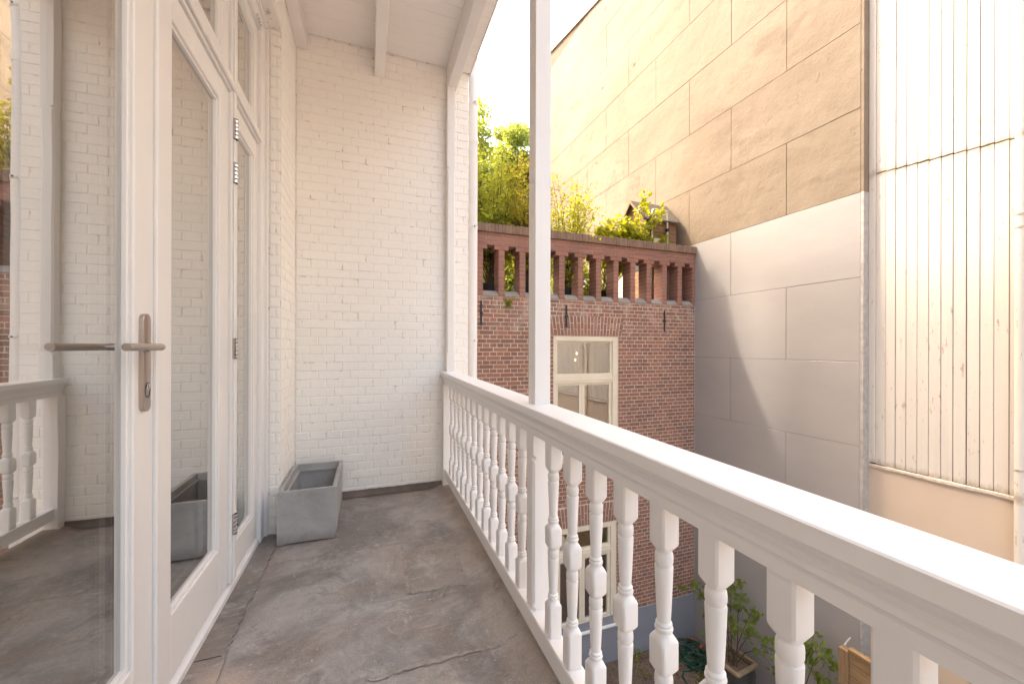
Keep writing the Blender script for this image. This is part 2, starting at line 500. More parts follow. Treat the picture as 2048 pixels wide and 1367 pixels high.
class MB:
    def __init__(s):
        s.v, s.f = [], []
    def add(s, vs_, fs):
        b = len(s.v)
        s.v += [tuple(p) for p in vs_]
        s.f += [tuple(b + i for i in f) for f in fs]
        return s
    def box(s, x0, x1, y0, y1, z0, z1, sh=0):
        """sh: rise in z per metre of y"""
        c = [(x, y, z + sh * y) for z in (z0, z1) for y in (y0, y1) for x in (x0, x1)]
        return s.add(c, [(0, 2, 3, 1), (4, 5, 7, 6), (0, 1, 5, 4), (2, 6, 7, 3), (0, 4, 6, 2), (1, 3, 7, 5)])
    def bev(s, x0, x1, y0, y1, z0, z1, b=.003, sh=0):
        """box with chamfered edges"""
        X, Y, Z = (x0, x1), (y0, y1), (z0, z1)
        idx, vs_ = {}, []
        for ix in (0, 1):
            for iy in (0, 1):
                for iz in (0, 1):
                    for ax in range(3):
                        p = [X[ix], Y[iy], Z[iz]]
                        sg = [1 - 2 * ix, 1 - 2 * iy, 1 - 2 * iz]
                        for a in range(3):
                            if a != ax:
                                p[a] += sg[a] * b
                        idx[ix, iy, iz, ax] = len(vs_)
                        vs_.append((p[0], p[1], p[2] + sh * p[1]))
        fs = []
        for ax in range(3):
            o = [a for a in range(3) if a != ax]
            for sd in (0, 1):
                q = []
                for u, w in ((0, 0), (1, 0), (1, 1), (0, 1)):
                    k = [0, 0, 0]
                    k[ax], k[o[0]], k[o[1]] = sd, u, w
                    q.append(idx[(*k, ax)])
                flip = (sd == 0) ^ (ax == 1)
                fs.append(tuple(q[::-1]) if flip else tuple(q))
        for ax in range(3):
            o = [a for a in range(3) if a != ax]
            for u in (0, 1):
                for w in (0, 1):
                    k0, k1 = [0, 0, 0], [0, 0, 0]
                    k0[ax], k1[ax] = 0, 1
                    k0[o[0]] = k1[o[0]] = u
                    k0[o[1]] = k1[o[1]] = w
                    fs.append((idx[(*k0, o[0])], idx[(*k1, o[0])], idx[(*k1, o[1])], idx[(*k0, o[1])]))
        for ix in (0, 1):
            for iy in (0, 1):
                for iz in (0, 1):
                    fs.append(tuple(idx[ix, iy, iz, a] for a in range(3)))
        return s.add(vs_, fs)
    def prism(s, prof, y0, y1, sh=0):
        """profile of (x, z) points swept along y"""
        n = len(prof)
        vs_ = [(x, y, z + sh * y) for y in (y0, y1) for x, z in prof]
        fs = [tuple(range(n)), tuple(range(2 * n - 1, n - 1, -1))]
        fs += [(i, n + i, n + (i + 1) % n, (i + 1) % n) for i in range(n)]
        return s.add(vs_, fs)
    def tube(s, pts, r, n=8, r1=None, cap=True):
        pts = [Vector(p) for p in pts]
        m = len(pts)
        vs_, fs = [], []
        side = None
        for i, p in enumerate(pts):
            d = (pts[min(i + 1, m - 1)] - pts[max(i - 1, 0)]).normalized()
            ref = Vector((0, 0, 1)) if abs(d.z) < .95 else Vector((1, 0, 0))
            a = d.cross(ref).normalized()
            if side is not None and a.dot(side) < 0:
                a = -a
            side = a
            b = d.cross(a)
            rr = r if r1 is None else r + (r1 - r) * i / (m - 1)
            vs_ += [p + a * rr * math.cos(2 * math.pi * k / n) + b * rr * math.sin(2 * math.pi * k / n) for k in range(n)]
        for i in range(m - 1):
            for k in range(n):
                fs.append((i * n + k, i * n + (k + 1) % n, (i + 1) * n + (k + 1) % n, (i + 1) * n + k))
        if cap:
            fs += [tuple(range(n))[::-1], tuple((m - 1) * n + k for k in range(n))]
        return s.add(vs_, fs)
    def lathe(s, prof, c, n=20):
        """(r, z) profile round a vertical axis through c"""
        vs_ = [(c[0] + r * math.cos(2 * math.pi * k / n), c[1] + r * math.sin(2 * math.pi * k / n), c[2] + z) for r, z in prof for k in range(n)]
        fs = [(i * n + k, i * n + (k + 1) % n, (i + 1) * n + (k + 1) % n, (i + 1) * n + k) for i in range(len(prof) - 1) for k in range(n)]
        fs += [tuple(range(n))[::-1], tuple((len(prof) - 1) * n + k for k in range(n))]
        return s.add(vs_, fs)
    def build(s, name, mat, parent=None, smooth=False, at=None):
        a = np.array(s.v, float)
        if at is None:
            at = ((a[:, 0].min() + a[:, 0].max()) / 2, (a[:, 1].min() + a[:, 1].max()) / 2, a[:, 2].min())
        me = bpy.data.meshes.new(name)
        me.from_pydata([tuple(p) for p in (a - np.array(at))], [], s.f)
        import bmesh
        bm = bmesh.new()
        bm.from_mesh(me)
        bmesh.ops.recalc_face_normals(bm, faces=bm.faces)
        bm.to_mesh(me)
        bm.free()
        me.materials.append(M[mat])
        if smooth:
            me.polygons.foreach_set('use_smooth', [True] * len(me.polygons))
            try:
                me.set_sharp_from_angle(angle=R(38))
            except Exception:
                pass
        return place(me, name, parent, at)

def copy_tree(o, parent=None, dl=None):
    c = o.copy()
    COL.objects.link(c)
    c.parent = parent
    if dl is not None:
        c.location = o.location + Vector(dl)
    for ch in o.children:
        copy_tree(ch, c)
    return c

# ------------------------------------------------------------------ brickwork
CH = .0637                                             # course height
AX = {'-Y': (Vector((1, 0, 0)), Vector((0, -1, 0))), '+X': (Vector((0, 1, 0)), Vector((1, 0, 0))), '-X': (Vector((0, 1, 0)), Vector((-1, 0, 0)))}
BRK = {}
def brick_verts(w, h, d, bev, jit, rg):
    """front at n=0, body reaching d behind; local (u, n, z) about the centre of the front"""
    j = lambda: rg.uniform(-jit, jit)
    hw, hh = w / 2, h / 2
    cs = [(-1, -1), (1, -1), (1, 1), (-1, 1)]
    v = [(sx * hw, -d, sz * hh) for sx, sz in cs]
    v += [(sx * hw + j(), -bev, sz * hh + j()) for sx, sz in cs]
    v += [(sx * (hw - bev) + j(), j() * .5, sz * (hh - bev) + j()) for sx, sz in cs]
    f = [(8, 9, 10, 11)]
    for k in range(4):
        q = (k + 1) % 4
        f += [(k, q, 4 + q, 4 + k), (4 + k, 4 + q, 8 + q, 8 + k)]
    return v, f

def to_axes(v, axes):
    u, n = axes
    return [(p[0] * u.x + p[1] * n.x, p[0] * u.y + p[1] * n.y, p[2]) for p in v]

def brick_mesh(face, w, h, d, bev, jit, mat, k):
    key = (face, round(w, 2), round(h, 3), round(d, 2), mat, k)
    if key not in BRK:
        v, f = brick_verts(round(w, 2) - .0005, h, d, bev, jit, random.Random(hash(key[1:3] + (k,)) & 0xffff))
        me = bpy.data.meshes.new('brick')
        me.from_pydata(to_axes(v, AX[face]), [], f)
        me.materials.append(M[mat])
        BRK[key] = me
    return BRK[key]

def bond(u0, u1, z0, z1, holes=(), joint=.0055, phase=0, kind='english', i0=0):
    """brick rectangles (ua, ub, za, zb) of a wall patch"""
    out = []
    n = int(math.ceil((z1 - z0) / CH))
    for i in range(n):
        za = z0 + i * CH
        zb = min(za + CH, z1)
        if zb - za < .02:
            continue
        ii = i + i0
        if ii % 2:
            p, off = .22, (.055 if (ii // 2) % 2 else .165) + phase
        else:
            p, off = .11, 0 + phase
        u = u0 - 1 + ((off - (u0 - 1)) % p) - p
        spans = [(u0, u1)]
        for (a, b, c, d) in holes:
            if min(zb, d) - max(za, c) > CH * .4:
                ns = []
                for s_, e_ in spans:
                    if a > s_:
                        ns.append((s_, min(a, e_)))
                    if b < e_:
                        ns.append((max(b, s_), e_))
                spans = [(s_, e_) for s_, e_ in ns if e_ - s_ > .012]
        while u < u1:
            for s_, e_ in spans:
                a, b = max(u, s_), min(u + p, e_)
                if b - a > .03:
                    out.append((a + joint / 2, b - joint / 2, za + joint / 2, zb - joint / 2))
                elif b - a > .012:
                    out.append((a + .002, b - .002, za + joint / 2, zb - joint / 2))
            u += p
    return out

def lay(rects, face, plane, parent, mat, limit=300, pref=None, bev=.004, jit=.0012, wob=.0012, depth=.05, name='brick'):
    """the `limit` bricks that pref likes best become objects, the rest one joined part"""
    u, n = AX[face]
    def pos(r, off):
        c = u * ((r[0] + r[1]) / 2) + Vector((0, 0, (r[2] + r[3]) / 2))
        return c + (Vector((0, plane, 0)) if face == '-Y' else Vector((plane, 0, 0))) + n * off
    rects = sorted(rects, key=lambda r: (pref(r) if pref else (pos(r, 0) - EYE).length))
    for r in rects[:limit]:
        w, h = r[1] - r[0], r[3] - r[2]
        me = brick_mesh(face, w, h, depth, bev, jit, mat, rnd.randrange(6))
        o = place(me, name, parent, pos(r, rnd.uniform(-wob, wob)))
        o.rotation_euler = (rnd.uniform(-.004, .004), rnd.uniform(-.004, .004), rnd.uniform(-.006, .006))
        s_ = w / (round(w, 2) - .0005)
        o.scale = (s_, 1, 1) if face == '-Y' else (1, s_, 1)
    mb = MB()
    for r in rects[limit:]:
        w, h = r[1] - r[0], r[3] - r[2]
        v, f = brick_verts(w, h, depth, bev, jit, rnd)
        c = pos(r, rnd.uniform(-wob, wob))
        mb.add([Vector(p) + c for p in to_axes(v, AX[face])], f)
    if mb.v:
        tag(mb.build(name + '_field', mat, parent), kind='stuff')

# ------------------------------------------------------------------ ground
g = MB()
nx = 60
gx = [-60 + 120 * i / nx for i in range(nx + 1)]
rg = random.Random(3)
g.add([(x, y, -4.08) for y in gx for x in gx], [(j * (nx + 1) + i, j * (nx + 1) + i + 1, (j + 1) * (nx + 1) + i + 1, (j + 1) * (nx + 1) + i) for j in range(nx) for i in range(nx)])
tag(g.build('garden_ground', 'soil', at=(0, 0, -4.08)), kind='structure')

tag(MB().box(.9, 5.08, -9, 2.86, -4.078, -4.06).build('added_bounce_slab', 'bounce_pale'), kind='structure')  # unseen pale slab, added to bounce light up to the balcony ceiling

# ------------------------------------------------------------------ balcony floor
XF0, XF1, YF0, YF1 = -.60, .645, -1.9, 3.25
slab = tag(MB().box(-.62, .64, YF0, YF1 - .002, -.24, -.012).build('balcony_floor', 'membrane_dark'), kind='structure')
def hump(x):
    t_ = min(max((x - .47) / .13, 0), 1)
    return .034 * t_ * t_ * (3 - 2 * t_)
def sheet(name, x0, x1, y0, y1, z, mat, th=.004, ragged=.003, seed=0, nx=22, ny=30):
    q = random.Random(seed)
    vs_, fs = [], []
    e0 = [q.uniform(-ragged, ragged) for _ in range(nx + 1)]
    e1 = [q.uniform(-ragged, ragged) for _ in range(nx + 1)]
    f0 = [q.uniform(-ragged, ragged) for _ in range(ny + 1)]
    f1 = [q.uniform(-ragged, ragged) for _ in range(ny + 1)]
    for lev in (0, 1):
        for j in range(ny + 1):
            for i in range(nx + 1):
                x = x0 + (x1 - x0) * i / nx
                y = y0 + (y1 - y0) * j / ny
                if j == 0: y += e0[i]
                if j == ny: y += e1[i]
                if i == 0: x += f0[j]
                if i == nx: x += f1[j]
                vs_.append((x, y, z + hump(x) - (th if lev else 0) + .0016 * math.sin(5 * x + 3.1 * y)))
    N = (nx + 1) * (ny + 1)
    for j in range(ny):
        for i in range(nx):
            a = j * (nx + 1) + i
            fs.append((a, a + 1, a + nx + 2, a + nx + 1))
            fs.append((N + a, N + a + nx + 1, N + a + nx + 2, N + a + 1))
    for i in range(nx):
        fs.append((i, N + i, N + i + 1, i + 1))
        a = ny * (nx + 1) + i
        fs.append((a, a + 1, N + a + 1, N + a))
    for j in range(ny):
        a = j * (nx + 1)
        fs.append((a, a + nx + 1, N + a + nx + 1, N + a))
        a += nx
        fs.append((a, N + a, N + a + nx + 1, a + nx + 1))
    return MB().add(vs_, fs).build(name, mat, slab, smooth=True)
sheet('membrane_sheet', -.60, XF1, 2.33, 3.248, 0, 'membrane', seed=1)
sheet('membrane_sheet', -.60, XF1, 1.40, 2.385, .0025, 'membrane', th=.0025, seed=2)
sheet('membrane_sheet', -.60, XF1, YF0, 1.44, .005, 'membrane', th=.0025, seed=3)
sheet('membrane_patch', .185, .455, 1.88, 2.30, .0042, 'membrane_patch', th=.0016, ragged=.012, seed=4, nx=10, ny=12)
sheet('edge_strip', -.60, -.495, 1.73, 2.75, .0100, 'membrane_dark', ragged=.007, seed=5, nx=6, ny=40)
sheet('edge_strip', -.60, -.488, YF0, 1.725, .0100, 'membrane_dark', ragged=.006, seed=6, nx=6, ny=60)
def ribbon(p0, p1, w, z, seed, n=60):
    q_ = random.Random(seed)
    a, b = Vector(p0), Vector(p1)
    d = (b - a).normalized()
    sd = Vector((-d.y, d.x))
    v_, f_ = [], []
    for k in range(n + 1):
        c = a.lerp(b, k / n) + sd * q_.uniform(-.003, .003)
        wa, wb = w * q_.uniform(.05, 1) * .6, w * q_.uniform(.05, 1) * .6
        for o_ in (c - sd * wa, c + sd * wb):
            v_.append((o_.x, o_.y, z + hump(o_.x)))
    for k in range(n):
        f_.append((2 * k, 2 * k + 1, 2 * k + 3, 2 * k + 2))
    tag(MB().add(v_, f_).build('dust_line', 'seam_dust', slab), kind='stuff')
ribbon((-.47, 2.388), (.52, 2.382), .022, .0048, 1)
ribbon((-.48, 1.445), (.55, 1.440), .030, .0074, 2)
for a_, b_ in (((.185, 1.88), (.455, 1.875)), ((.183, 1.88), (.188, 2.33)), ((.455, 1.88), (.46, 2.30))):
    ribbon(a_, b_, .026, .0062, 3 + int(a_[0] * 100), 40)
q = random.Random(5)
# upturned flashing at the foot of the end wall
fl = MB()
nseg = 40
for k in range(nseg + 1):
    x = -.50 + 1.075 * k / nseg
    w_ = q.uniform(-.0015, .0015)
    fl.v += [(x, 3.247, .006), (x, 3.222 + w_, .006), (x, 3.234 + w_, .02), (x, 3.2385 + w_, .05 + w_), (x, 3.247, .052 + w_)]
for k in range(nseg):
    for m in range(4):
        a = k * 5 + m
        fl.f.append((a, a + 1, a + 6, a + 5))
fl.build('flashing', 'membrane_edge', slab, smooth=True)

# ------------------------------------------------------------------ house wall with the door opening
house = thing('house_wall', (-.56, .6, -4.08), 'white painted brick house wall around the tall glazed doors', 'wall')
core = MB()
core.box(-.62, -.5023, 2.7535, 3.247, -4.08, 3.60)
core.box(-.62, -.5023, -1.9, 2.7535, 3.078, 3.60)
core.box(-.62, -.5035, -1.9, 2.7535, -4.08, -.02)
core.box(-.62, -.5035, -1.9, -.28, -.02, 3.078)
core.build('mortar_bed', 'white_mortar', house)
rc = bond(2.752, 3.244, .05, 3.45, phase=.03) + bond(-1.0, 2.752, .05, 3.45, holes=[(-1.1, 2.752, -1, 3.08)], phase=.03)
lay(rc, '+X', -.50, house, 'white_brick', 300, None, bev=.003, jit=.0016, wob=.0013)
lay(bond(-.566, -.505, .05, 3.075, phase=.02, joint=.008), '-Y', 2.75, house, 'white_brick', 60, wob=.001, depth=.02)
MB().box(-.575, -.505, -.28, 2.7515, 3.0785, 3.090).build('lintel_soffit', 'white_brick', house)

# ------------------------------------------------------------------ end wall of white brick
endw = thing('end_wall', (.15, 3.38, -4.08), 'white painted brick wall closing the far end of the balcony', 'wall')
MB().box(-.62, .792, 3.2523, 3.55, -4.08, 3.475).build('mortar_bed', 'white_mortar', endw)
lay(bond(-.498, .796, .012, 3.462, phase=.035, i0=1), '-Y', 3.25, endw, 'white_brick', 300,
    lambda r: (0 if r[1] < .60 else 5) + abs(r[2] - 1.25), bev=.003, jit=.0016, wob=.0013)
lay(bond(3.252, 3.55, -4.08, 3.462, phase=.02), '+X', .796, endw, 'white_brick', 0, wob=.001, depth=.03)

wing = thing('house_wing', (-2.4, 6.2, -4.08), 'tall white house wing rising behind the white end wall', 'building')
MB().bev(-6, .785, 3.555, 8.92, -4.08, 12.4, .02).build('wing_wall', 'white_brick', wing)
MB().bev(-6.1, .86, 3.555, 9.0, 12.4, 12.5, .02).build('wing_roof', 'roof_felt', wing)
upper = thing('upper_house', (-2.5, .6, 3.6), 'upper storeys of the white house above the balcony', 'building')
MB().bev(-6, -.53, -3.0, 3.55, 3.60, 12.4, .02).build('upper_wall', 'white_brick', upper)

# ------------------------------------------------------------------ glazed doors
XD = -.605                                              # outer face of the leaves
unit = thing('entrance_surround', (-.62, 1.25, 0), 'white timber door frame with threshold holding the glazed doors', 'door frame')
DY0 = -.27
MB().bev(-.70, -.585, 2.655, 2.735, .0, 3.06, .003).build('jamb', 'white_paint', unit)
MB().bev(-.70, -.585, DY0, DY0 + .06, .0, 3.06, .003).build('jamb', 'white_paint', unit)
MB().bev(-.70, -.568, 2.735, 2.7495, .0, 3.066, .003).build('casing', 'white_paint', unit)
MB().bev(-.70, -.585, DY0 + .06, 2.655, 2.985, 3.06, .003).build('head', 'white_paint', unit)
MB().bev(-.70, -.568, DY0, 2.735, 3.0605, 3.075, .002).build('casing', 'white_paint', unit)
tb = MB()
tb.bev(-.70, -.593, DY0 + .06, 2.655, 2.325, 2.405, .003)
tb.bev(-.593, -.580, DY0 + .06, 2.655, 2.338, 2.366, .003)
tb.build('transom_bar', 'white_paint', unit)
for y in (2.153, .735):
    m_ = MB()
    m_.bev(-.70, -.592, y, y + .062, .055, 2.985, .003)
    m_.bev(-.592, -.584, y + .016, y + .046, .055, 2.985, .003)
    m_.build('mullion', 'white_paint', unit)
MB().prism([(-.70, .0), (-.592, .0), (-.592, .034), (-.604, .042), (-.70, .066)], DY0, 2.735).build('threshold', 'white_paint', unit)

def sash(t, y0, y1, z0, z1, st, bot, top, x=XD, th=.05, bead=.012):
    """stiles and rails, beads and two panes"""
    MB().bev(x - th, x, y0, y0 + st, z0, z1, .003).build('stile', 'white_paint', t)
    MB().bev(x - th, x, y1 - st, y1, z0, z1, .003).build('stile', 'white_paint', t)
    MB().bev(x - th, x - .001, y0 + st, y1 - st, z0, z0 + bot, .003).build('bottom_rail', 'white_paint', t)
    MB().bev(x - th, x - .001, y0 + st, y1 - st, z1 - top, z1, .003).build('top_rail', 'white_paint', t)
    a, b, c, d = y0 + st, y1 - st, z0 + bot, z1 - top
    f = MB()
    for k, (dx, w) in enumerate(((.009, bead), (.016, bead * .5))):
        f.bev(x - .04, x - dx, a, a + w, c, d, .002)
        f.bev(x - .04, x - dx, b - w, b, c, d, .002)
        f.bev(x - .04, x - dx - .0005, a + w, b - w, c, c + w, .002)
        f.bev(x - .04, x - dx - .0005, a + w, b - w, d - w, d, .002)
    f.build('glazing_bead', 'white_paint', t)
    f = MB()
    f.box(x - .036, x - .022, a + bead * .4, a + bead * 1.35, c, d)
    f.box(x - .036, x - .022, b - bead * 1.35, b - bead * .4, c, d)
    f.box(x - .036, x - .022, a + bead * 1.35, b - bead * 1.35, c, c + bead * 1.3)
    f.box(x - .036, x - .022, a + bead * 1.35, b - bead * 1.35, d - bead * 1.3, d)
    f.build('spacer_bar', 'spacer', t)
    for xx in (x - .021, x - .037):
        p = MB()
        p.add([(xx, a, c), (xx, b, c), (xx, b, d), (xx, a, d)], [(0, 1, 2, 3)])
        p.build('pane', 'door_glass', t)

def hinge(t, y, z):
    h = MB()
    for k in range(5):
        h.lathe([(.0095, k * .0185), (.0112, k * .0185 + .0015), (.0112, k * .0185 + .0140), (.0095, k * .0185 + .0155)], (-.584, y, z - .046), 14)
    hg = h.build('hinge', 'chrome', t, smooth=True)
    MB().lathe([(.0100, -.003), (.0100, .093)], (-.584, y, z - .046), 12).build('hinge_pin', 'iron', hg)
    MB().box(-.5925, -.5845, y - .013, y - .009, z - .047, z + .047).build('hinge_plate', 'brushed_steel', hg)

leafs = {}
for nm, y0, y1, lab in (('A', .800, 1.479, 'white glazed door leaf carrying the steel lever handle'),
                        ('B', 1.484, 2.150, 'white glazed door leaf hinged beside the narrow sidelight'),):
    d_ = thing('glazed_door', (XD, (y0 + y1) / 2, .05), lab, 'door')
    sash(d_, y0, y1, .052, 2.322, .112, .215, .100)
    leafs[nm] = d_
MB().bev(-.606, -.594, 1.466, 1.490, .06, 2.318, .003).build('meeting_bead', 'white_paint', leafs['A'])
for z in (2.165, 1.96, 1.142, .323):
    hinge(leafs['B'], 2.176, z)
sl = thing('sidelight_door', (XD, 2.43, .05), 'narrow white glazed sidelight next to the brick pier', 'door')
sash(sl, 2.2155, 2.652, .052, 2.322, .068, .145, .095)
sl2 = thing('sidelight_door', (XD, .26, .05), 'narrow white glazed sidelight at the near end of the door row', 'door')
sash(sl2, DY0 + .063, .732, .052, 2.322, .068, .145, .095)
for y0, y1, st, lab in ((2.2155, 2.652, .068, 'white transom window above the narrow sidelight'),
                        (1.484, 2.150, .09, 'white transom window above the hinged glass leaf'),
                        (.80, 1.479, .09, 'white transom window above the leaf with the lever handle'),
                        (DY0 + .063, .732, .068, 'white transom window above the near sidelight')):
    tw = thing('transom_window', (XD, (y0 + y1) / 2, 2.41), lab, 'window')
    sash(tw, y0, y1, 2.407, 2.983, st, .055, .065)
    if st < .08 and y0 > 2:
        h = MB()
        for k in range(4):
            h.tube([(-.583, y1 - .115 + .0225 * k, 2.99), (-.583, y1 - .115 + .0225 * k + .0195, 2.99)], .0088, 12)
        h.build('hinge', 'chrome', tw, smooth=True)
        MB().box(-.592, -.5845, y1 - .117, y1 - .025, 2.9885, 2.9915).build('hinge_leaf', 'iron', tw)
# lever handle on its long plate
PY, PZ0, PZ1 = 1.412, .965, 1.243
pl = MB()
out = []
for k in range(13):
    a = math.pi * k / 12
    out.append((PY + .021 * math.cos(a), PZ1 - .021 + .021 * math.sin(a)))
for k in range(13):
    a = math.pi + math.pi * k / 12
    out.append((PY + .021 * math.cos(a), PZ0 + .021 + .021 * math.sin(a)))
n = len(out)
sm = [(PY + (y - PY) * .90, z) for y, z in out]
vsx = [(-.605, y, z) for y, z in out] + [(-.5955, y, z) for y, z in out] + [(-.594, y, z) for y, z in sm]
fsx = [tuple(range(2 * n, 3 * n))]
for k in range(n):
    m_ = (k + 1) % n
    fsx += [(k, m_, n + m_, n + k), (n + k, n + m_, 2 * n + m_, 2 * n + k)]
pl.add(vsx, fsx)
hd = pl.build('handle', 'brushed_steel', leafs['A'], smooth=True)
hd['label'] = 'brushed steel lever handle on a long backplate'
lv = MB()
path = [(-.594, PY, 1.148), (-.572, PY, 1.148), (-.562, PY - .004, 1.148), (-.5565, PY - .014, 1.148), (-.556, PY - .03, 1.148), (-.556, PY - .10, 1.148), (-.556, PY - .185, 1.148)]
lv.tube(path, .0098, 16)
lv.tube([(-.594, PY, 1.148), (-.588, PY, 1.148)], .0135, 16)
lv.build('lever', 'brushed_steel', hd, smooth=True)
ky = MB()
ky.tube([(-.5945, PY, 1.035), (-.5915, PY, 1.035)], .0085, 16)
ky.build('lock_cylinder', 'chrome', hd, smooth=True)
MB().box(-.5916, -.5911, PY - .0012, PY + .0012, 1.029, 1.041).build('keyhole', 'iron', hd)
ring = MB()
for k in range(20):
    a0, a1 = 2 * math.pi * k / 20, 2 * math.pi * (k + 1) / 20
    ring.tube([(-.5935, PY + .013 * math.cos(a0), 1.026 + .021 * math.sin(a0)), (-.5935, PY + .013 * math.cos(a1), 1.026 + .021 * math.sin(a1))], .0008, 5)
ring.build('escutcheon_ring', 'iron', hd)
# dim room behind the glass
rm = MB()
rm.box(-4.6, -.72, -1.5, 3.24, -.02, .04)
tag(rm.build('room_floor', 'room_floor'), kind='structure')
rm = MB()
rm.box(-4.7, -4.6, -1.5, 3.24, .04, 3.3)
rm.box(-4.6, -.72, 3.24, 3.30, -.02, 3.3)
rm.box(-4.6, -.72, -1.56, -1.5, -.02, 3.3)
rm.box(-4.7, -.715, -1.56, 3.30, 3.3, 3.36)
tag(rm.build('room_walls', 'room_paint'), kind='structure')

# ------------------------------------------------------------------ railing
SH = .0133                                              # the whole balustrade rises a little along its run
ZT = .909
rail = thing('balcony_railing', (.62, .7, .05), 'white painted timber balustrade with turned balusters along the balcony', 'railing')
RY0, RY1 = -1.8, 3.248
prof = [(.563, ZT), (.56, ZT - .003), (.56, ZT - .030), (.563, ZT - .034), (.571, ZT - .036), (.573, ZT - .044), (.578, ZT - .052), (.580, ZT - .062),
        (.5845, ZT - .064), (.5845, ZT - .078), (.589, ZT - .082), (.591, ZT - .088), (.591, ZT - .110)]
prof = prof + [(1.24 - x, z) for x, z in reversed(prof)]
MB().prism(prof, RY0, RY1, SH).build('top_rail', 'white_paint', rail)
MB().prism([(.588, .048), (.588, .114), (.591, .118), (.649, .112), (.652, .108), (.652, .048)], RY0, 3.2, SH).build('bottom_rail', 'white_paint', rail)

def ring_pts(h, sq, n=32):
    o = []
    for k in range(n):
        a = 2 * math.pi * (k + .5) / n
        c, s_ = math.cos(a), math.sin(a)
        rs = min(h / max(abs(c), abs(s_)), h * 1.325)
        rr = h * (1 - sq) + rs * sq
        o.append((rr * c, rr * s_))
    return o
def baluster_mesh():
    S, Cc = .0235, 1
    rows = []
    def sqr(z, h, s_): rows.append((z, h, s_))
    sqr(.105, S, 1); sqr(.222, S, 1)
    def shoulder(z, up):                                # square block rounding off into the turning
        for k in range(1, 6):
            t_ = k / 5
            rows.append((z + up * .018 * t_, S * (1 - .33 * t_ * t_), 1 - t_))
    shoulder(.222, 1)
    def bead(z):                                        # two rings above a block
        for dz, r_ in ((.002, .0145), (.004, .0185), (.009, .0200), (.013, .0188), (.0145, .0160), (.016, .0172), (.020, .0180), (.0235, .0160), (.0255, .0142)):
            rows.append((z + dz, r_, 0))
    def taper(z0, z1):
        for k in range(7):
            t_ = k / 6
            rows.append((z0 + (z1 - z0) * t_, .0145 + .0052 * t_ ** .8, 0))
    def neck(z):
        for dz, r_ in ((.003, .0192), (.0045, .0152), (.0065, .0152), (.009, .0185), (.013, .0196), (.024, .0198), (.031, .0190), (.034, .0165)):
            rows.append((z + dz, r_, 0))
    bead(.240); taper(.268, .384); neck(.384)
    for k in range(5, -1, -1):
        t_ = k / 5
        rows.append((.437 - .015 * t_, S * (1 - .3 * t_ * t_), 1 - t_))
    sqr(.492, S, 1)
    shoulder(.492, 1)
    bead(.511); taper(.539, .655); neck(.655)
    for k in range(5, -1, -1):
        t_ = k / 5
        rows.append((.710 - .017 * t_, S * (1 - .3 * t_ * t_), 1 - t_))
    sqr(.802, S, 1)
    n = 32
    vs_ = [(x, y, z) for z, h, s_ in rows for x, y in ring_pts(h, s_, n)]
    fs = [(i * n + k, i * n + (k + 1) % n, (i + 1) * n + (k + 1) % n, (i + 1) * n + k) for i in range(len(rows) - 1) for k in range(n)]
    me = bpy.data.meshes.new('baluster')
    me.from_pydata(vs_, [], fs)
    me.materials.append(M['white_paint'])
    me.polygons.foreach_set('use_smooth', [True] * len(me.polygons))
    me.set_sharp_from_angle(angle=R(40))
    return me
bm_ = baluster_mesh()
BY = [3.042 - .1345 * k for k in range(12)] + [1.262 - .139 * k for k in range(8)] + [.15 - .139 * k for k in range(13)]
for y in BY:
    o = place(bm_, 'baluster', rail, (.62, y, SH * y))
    o.rotation_euler.z = rnd.uniform(-.02, .02)

def post_mesh(x0, x1, y0, y1, z0, z1, notches, ch):
    """square post; chamfered between notch heights [(za, zb)]"""
    cx, cy, hx, hy = (x0 + x1) / 2, (y0 + y1) / 2, (x1 - x0) / 2, (y1 - y0) / 2
    lev = [(z0, .002), ]
    for za, zb in notches:
        lev += [(za - .001, .002), (za + .012, .016), (za + .024, .004), (za + .036, ch), (zb - .036, ch), (zb - .024, .004), (zb - .012, .016), (zb + .001, .002)]
    lev += [(z1, .002)]
    vs_, fs = [], []
    for z, c in lev:
        vs_ += [(cx + sx * (hx - (c if a else 0)), cy + sy * (hy - (0 if a else c)), z) for sx, sy, a in
                ((-1, -1, 0), (-1, -1, 1), (1, -1, 1), (1, -1, 0), (1, 1, 0), (1, 1, 1), (-1, 1, 1), (-1, 1, 0))]
    for i in range(len(lev) - 1):
        for k in range(8):
            fs.append((i * 8 + k, i * 8 + (k + 1) % 8, i * 8 + 8 + (k + 1) % 8, i * 8 + 8 + k))
    fs += [tuple(range(8))[::-1], tuple(len(lev) * 8 - 8 + k for k in range(8))]
    return MB().add(vs_, fs)
PX0, PX1 = .609, .675
post_mesh(PX0 - .012, PX1 - .005, 1.392, 1.462, .055, .818, [(.13, .735)], .009).build('newel_post', 'white_paint', rail)
post_mesh(.574, .645, 3.185, 3.2465, .0, .845, [], .006).build('newel_post', 'white_paint', rail)
p = thing('balcony_post', ((PX0 + PX1) / 2, 1.437, ZT + SH * 1.4), 'white square timber post rising from the handrail between the balusters', 'post')
post_mesh(PX0, PX1, 1.404, 1.470, ZT + SH * 1.40 - .002, 3.268, [(2.62, 3.15)], .009).build('post_shaft', 'white_paint', p)
p = thing('balcony_post', ((PX0 + PX1) / 2, 3.21, .95), 'white square timber post standing against the white brick end wall', 'post')
post_mesh(PX0 - .008, PX1 - .010, 3.184, 3.2465, ZT + SH * 3.2 - .002, 3.268, [(1.1, 2.62)], .009).build('post_shaft', 'white_paint', p)

